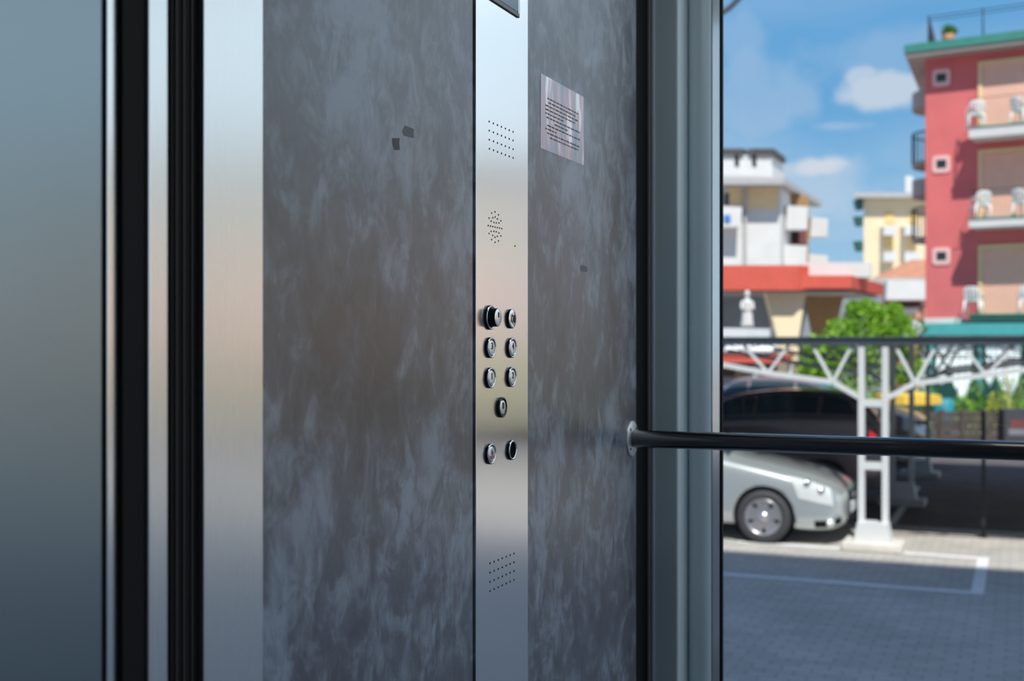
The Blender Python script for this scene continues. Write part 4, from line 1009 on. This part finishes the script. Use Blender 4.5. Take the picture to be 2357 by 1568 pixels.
# ================================================================== YELLOW BLOCK (farther)
YZ = 135
yb_ = thing('yellow_block', 'pale yellow apartment block farthest away, left of the red block', 'building', tuple(Vector((at(2050, 787, YZ).x, at(2050, 787, YZ).y, 0))))
blk(1988, 2200, YZ, 12, 0, hz(458, YZ), M['yellow'], 'wall', yb_)
blk(1966, 2220, YZ-1.5, 15, hz(458, YZ), hz(447, YZ), M['roofg'], 'roof_slab', yb_)
blk(2084, 2100, YZ, 1.2, hz(447, YZ), hz(405, YZ), M['white'], 'chimney', yb_)
for (t, b) in ((487, 514), (545, 573), (600, 606)): panel([(2038, t), (2058, t), (2058, b), (2038, b)], YZ-.1, .1, M['ochre'], 'blind', yb_); panel([(2092, t), (2112, t), (2112, b), (2092, b)], YZ-.1, .1, M['ochre'], 'blind', yb_)
for (t, b) in ((521, 541), (580, 602)):
    for (a, c_) in ((2034, 2064), (2082, 2118)): panel([(a, t), (c_, t), (c_, b), (a, b)], YZ-1.4, 1.3, M['white'], 'balcony', yb_)
for (t, b) in ((460, 482), (498, 520), (555, 578)): panel([(1970, t), (1987, t), (1987, b), (1976, b)], YZ-.4, 1.2, M['dkgreen'], 'side_balcony', yb_)
# ================================================================== TILED SHOP
TZ = 66
sh = thing('tiled_house', 'low house with terracotta tiles and a white awning left of the red block', 'building', tuple(Vector((at(2070, 787, TZ).x, at(2070, 787, TZ).y, 0))))
a, b = at(2008, 787, TZ-1), at(2145, 787, TZ-1); rg1 = at(2098, 787, TZ+4); rg2 = at(2160, 787, TZ+4)
zE2 = hz(640, TZ-1); 
m = MB(); m.add([Vector((a.x, a.y, zE2)), Vector((b.x, b.y, zE2)), Vector((rg2.x, rg2.y, hz(598, TZ+4))), Vector((rg1.x, rg1.y, hz(598, TZ+4))), Vector((a.x, a.y, zE2))+Vector((0, 10, 0)), Vector((b.x, b.y, zE2))+Vector((0, 10, 0))], [(0,1,2,3),(0,3,4),(3,2,5,4),(1,5,2),(0,4,5,1)]); m.build('tiled_roof', M['terra'], sh)
blk(2008, 2145, TZ-1.02, .4, hz(655, TZ), zE2, M['roofg'], 'eaves_fascia', sh)
blk(2012, 2145, TZ, 7, 0, hz(655, TZ), mat('salmon_render', (.72, .36, .24), .8), 'wall', sh)
panel([(2042, 646), (2134, 646), (2132, 690), (2040, 690)], TZ-1.5, .5, M['white'], 'white_awning', sh)
panel([(2042, 695), (2120, 695), (2120, 706), (2042, 706)], TZ-.05, .1, M['winglass'], 'window', sh)
panel([(2032, 710), (2064, 710), (2064, 724), (2032, 724)], TZ-.3, .3, M['white'], 'balcony', sh); panel([(2080, 710), (2112, 710), (2112, 724), (2080, 724)], TZ-.3, .3, M['white'], 'balcony', sh)
# cypress / dark lamp-like tree in front
cp = at(2121, 760, 46)
cy = thing('cypress', 'narrow dark tree at the left corner of the red block', 'tree', (cp.x, cp.y, 0))
MB().tube([(cp.x, cp.y, 0), (cp.x, cp.y, 3.2)], .06, 8).build('trunk', M['bark'], cy)
leaves('foliage', [(Vector((cp.x, cp.y, 2.2)), (.2, .2, 1.7))], 500, .07, leafmat('very_dark_leaves', (.01, .02, .01), (.03, .05, .02)), cy, 21)
# street lamp whose arm shows in the top left of the view
lp = hity(1652, 787, 8.4)
lm = thing('street_lamp', 'grey lamp arm poking in at the top left of the glass', 'street lamp', (lp.x, lp.y, 0))
e1 = hity(1662, 28, 8.4); e2 = hity(1700, -2, 8.4); e3 = hity(1760, -60, 8.4)
MB().tube([(lp.x-.03, lp.y, 0), (lp.x-.03, lp.y, e1.z-.12)], [.06, .04], 12).build('pole', M['wpaint'], lm)
MB().tube([(lp.x-.03, lp.y, e1.z-.14), tuple(e1-Vector((.02, 0, .02))), tuple(e1.lerp(e2, .5)-Vector((0, 0, .012))), tuple(e2), tuple(e3)], .021, 12).build('curved_arm', M['wpaint'], lm)
MB().lathe([(0, .06), (.06, .05), (.16, 0), (.15, -.02), (0, -.03)], e3, UP, 20).build('lamp_head', M['dsteel'], lm)
# ================================================================== street beyond the right edge (mirrored in the steel)
def ext_house(X0, X1, Y, h, mm, lab, mm2):
    r = thing('street_house', lab, 'building', ((X0+X1)/2, Y, 0))
    MB().box((X0, Y, 0), (X1, Y+9, h)).build('wall', mm, r)
    MB().box((X0-.5, Y-.7, h), (X1+.5, Y+9.5, h+.3)).build('roof_slab', M['roofg'], r)
    MB().box((X0+.2, Y-.06, 0), (X1-.2, Y, 5.0)).build('shop_front', mm2, r)
    n = int((X1-X0)/3)
    for k in range(n):
        for j in range(int((h-5)/2.8)):
            x = X0+1.2+3*k; z = 5.4+3*j; f = MB().box((x, Y-.05, z), (x+1.1, Y, z+1.5)).build('window', M['white'], r); MB().box((x+.08, Y-.06, z+.08), (x+1.02, Y-.05, z+1.42)).build('pane', M['winglass'], f)
ext_house(15, 27, 38, 8.6, mat('light_cream_render', (.93, .84, .64), .8), 'cream house beyond the right edge of the photo', mat('salmon_shop', (.92, .60, .50), .8))
ext_house(28, 44, 36, 9.5, M['yellow'], 'pale yellow house far beyond the right edge', M['peach'])
hd = leaves('hedge', [(Vector((x, 30, 1.2)), (1.4, .7, 1.3)) for x in range(8, 34, 2)], 4000, .14, M['leaf'], None, 4)
tag(hd, 'clipped green hedge beyond the right edge of the photo', 'hedge')
# ------------------------------------------------------------------ view
vs = sc.view_settings; vs.view_transform = 'Standard'; vs.look = 'None'; vs.gamma = 1; vs.use_curve_mapping = False; vs.exposure = 0
sc.display_settings.display_device = 'sRGB'
sc.cycles.max_bounces = 8; sc.cycles.transparent_max_bounces = 16
sc.cycles.use_denoising = True
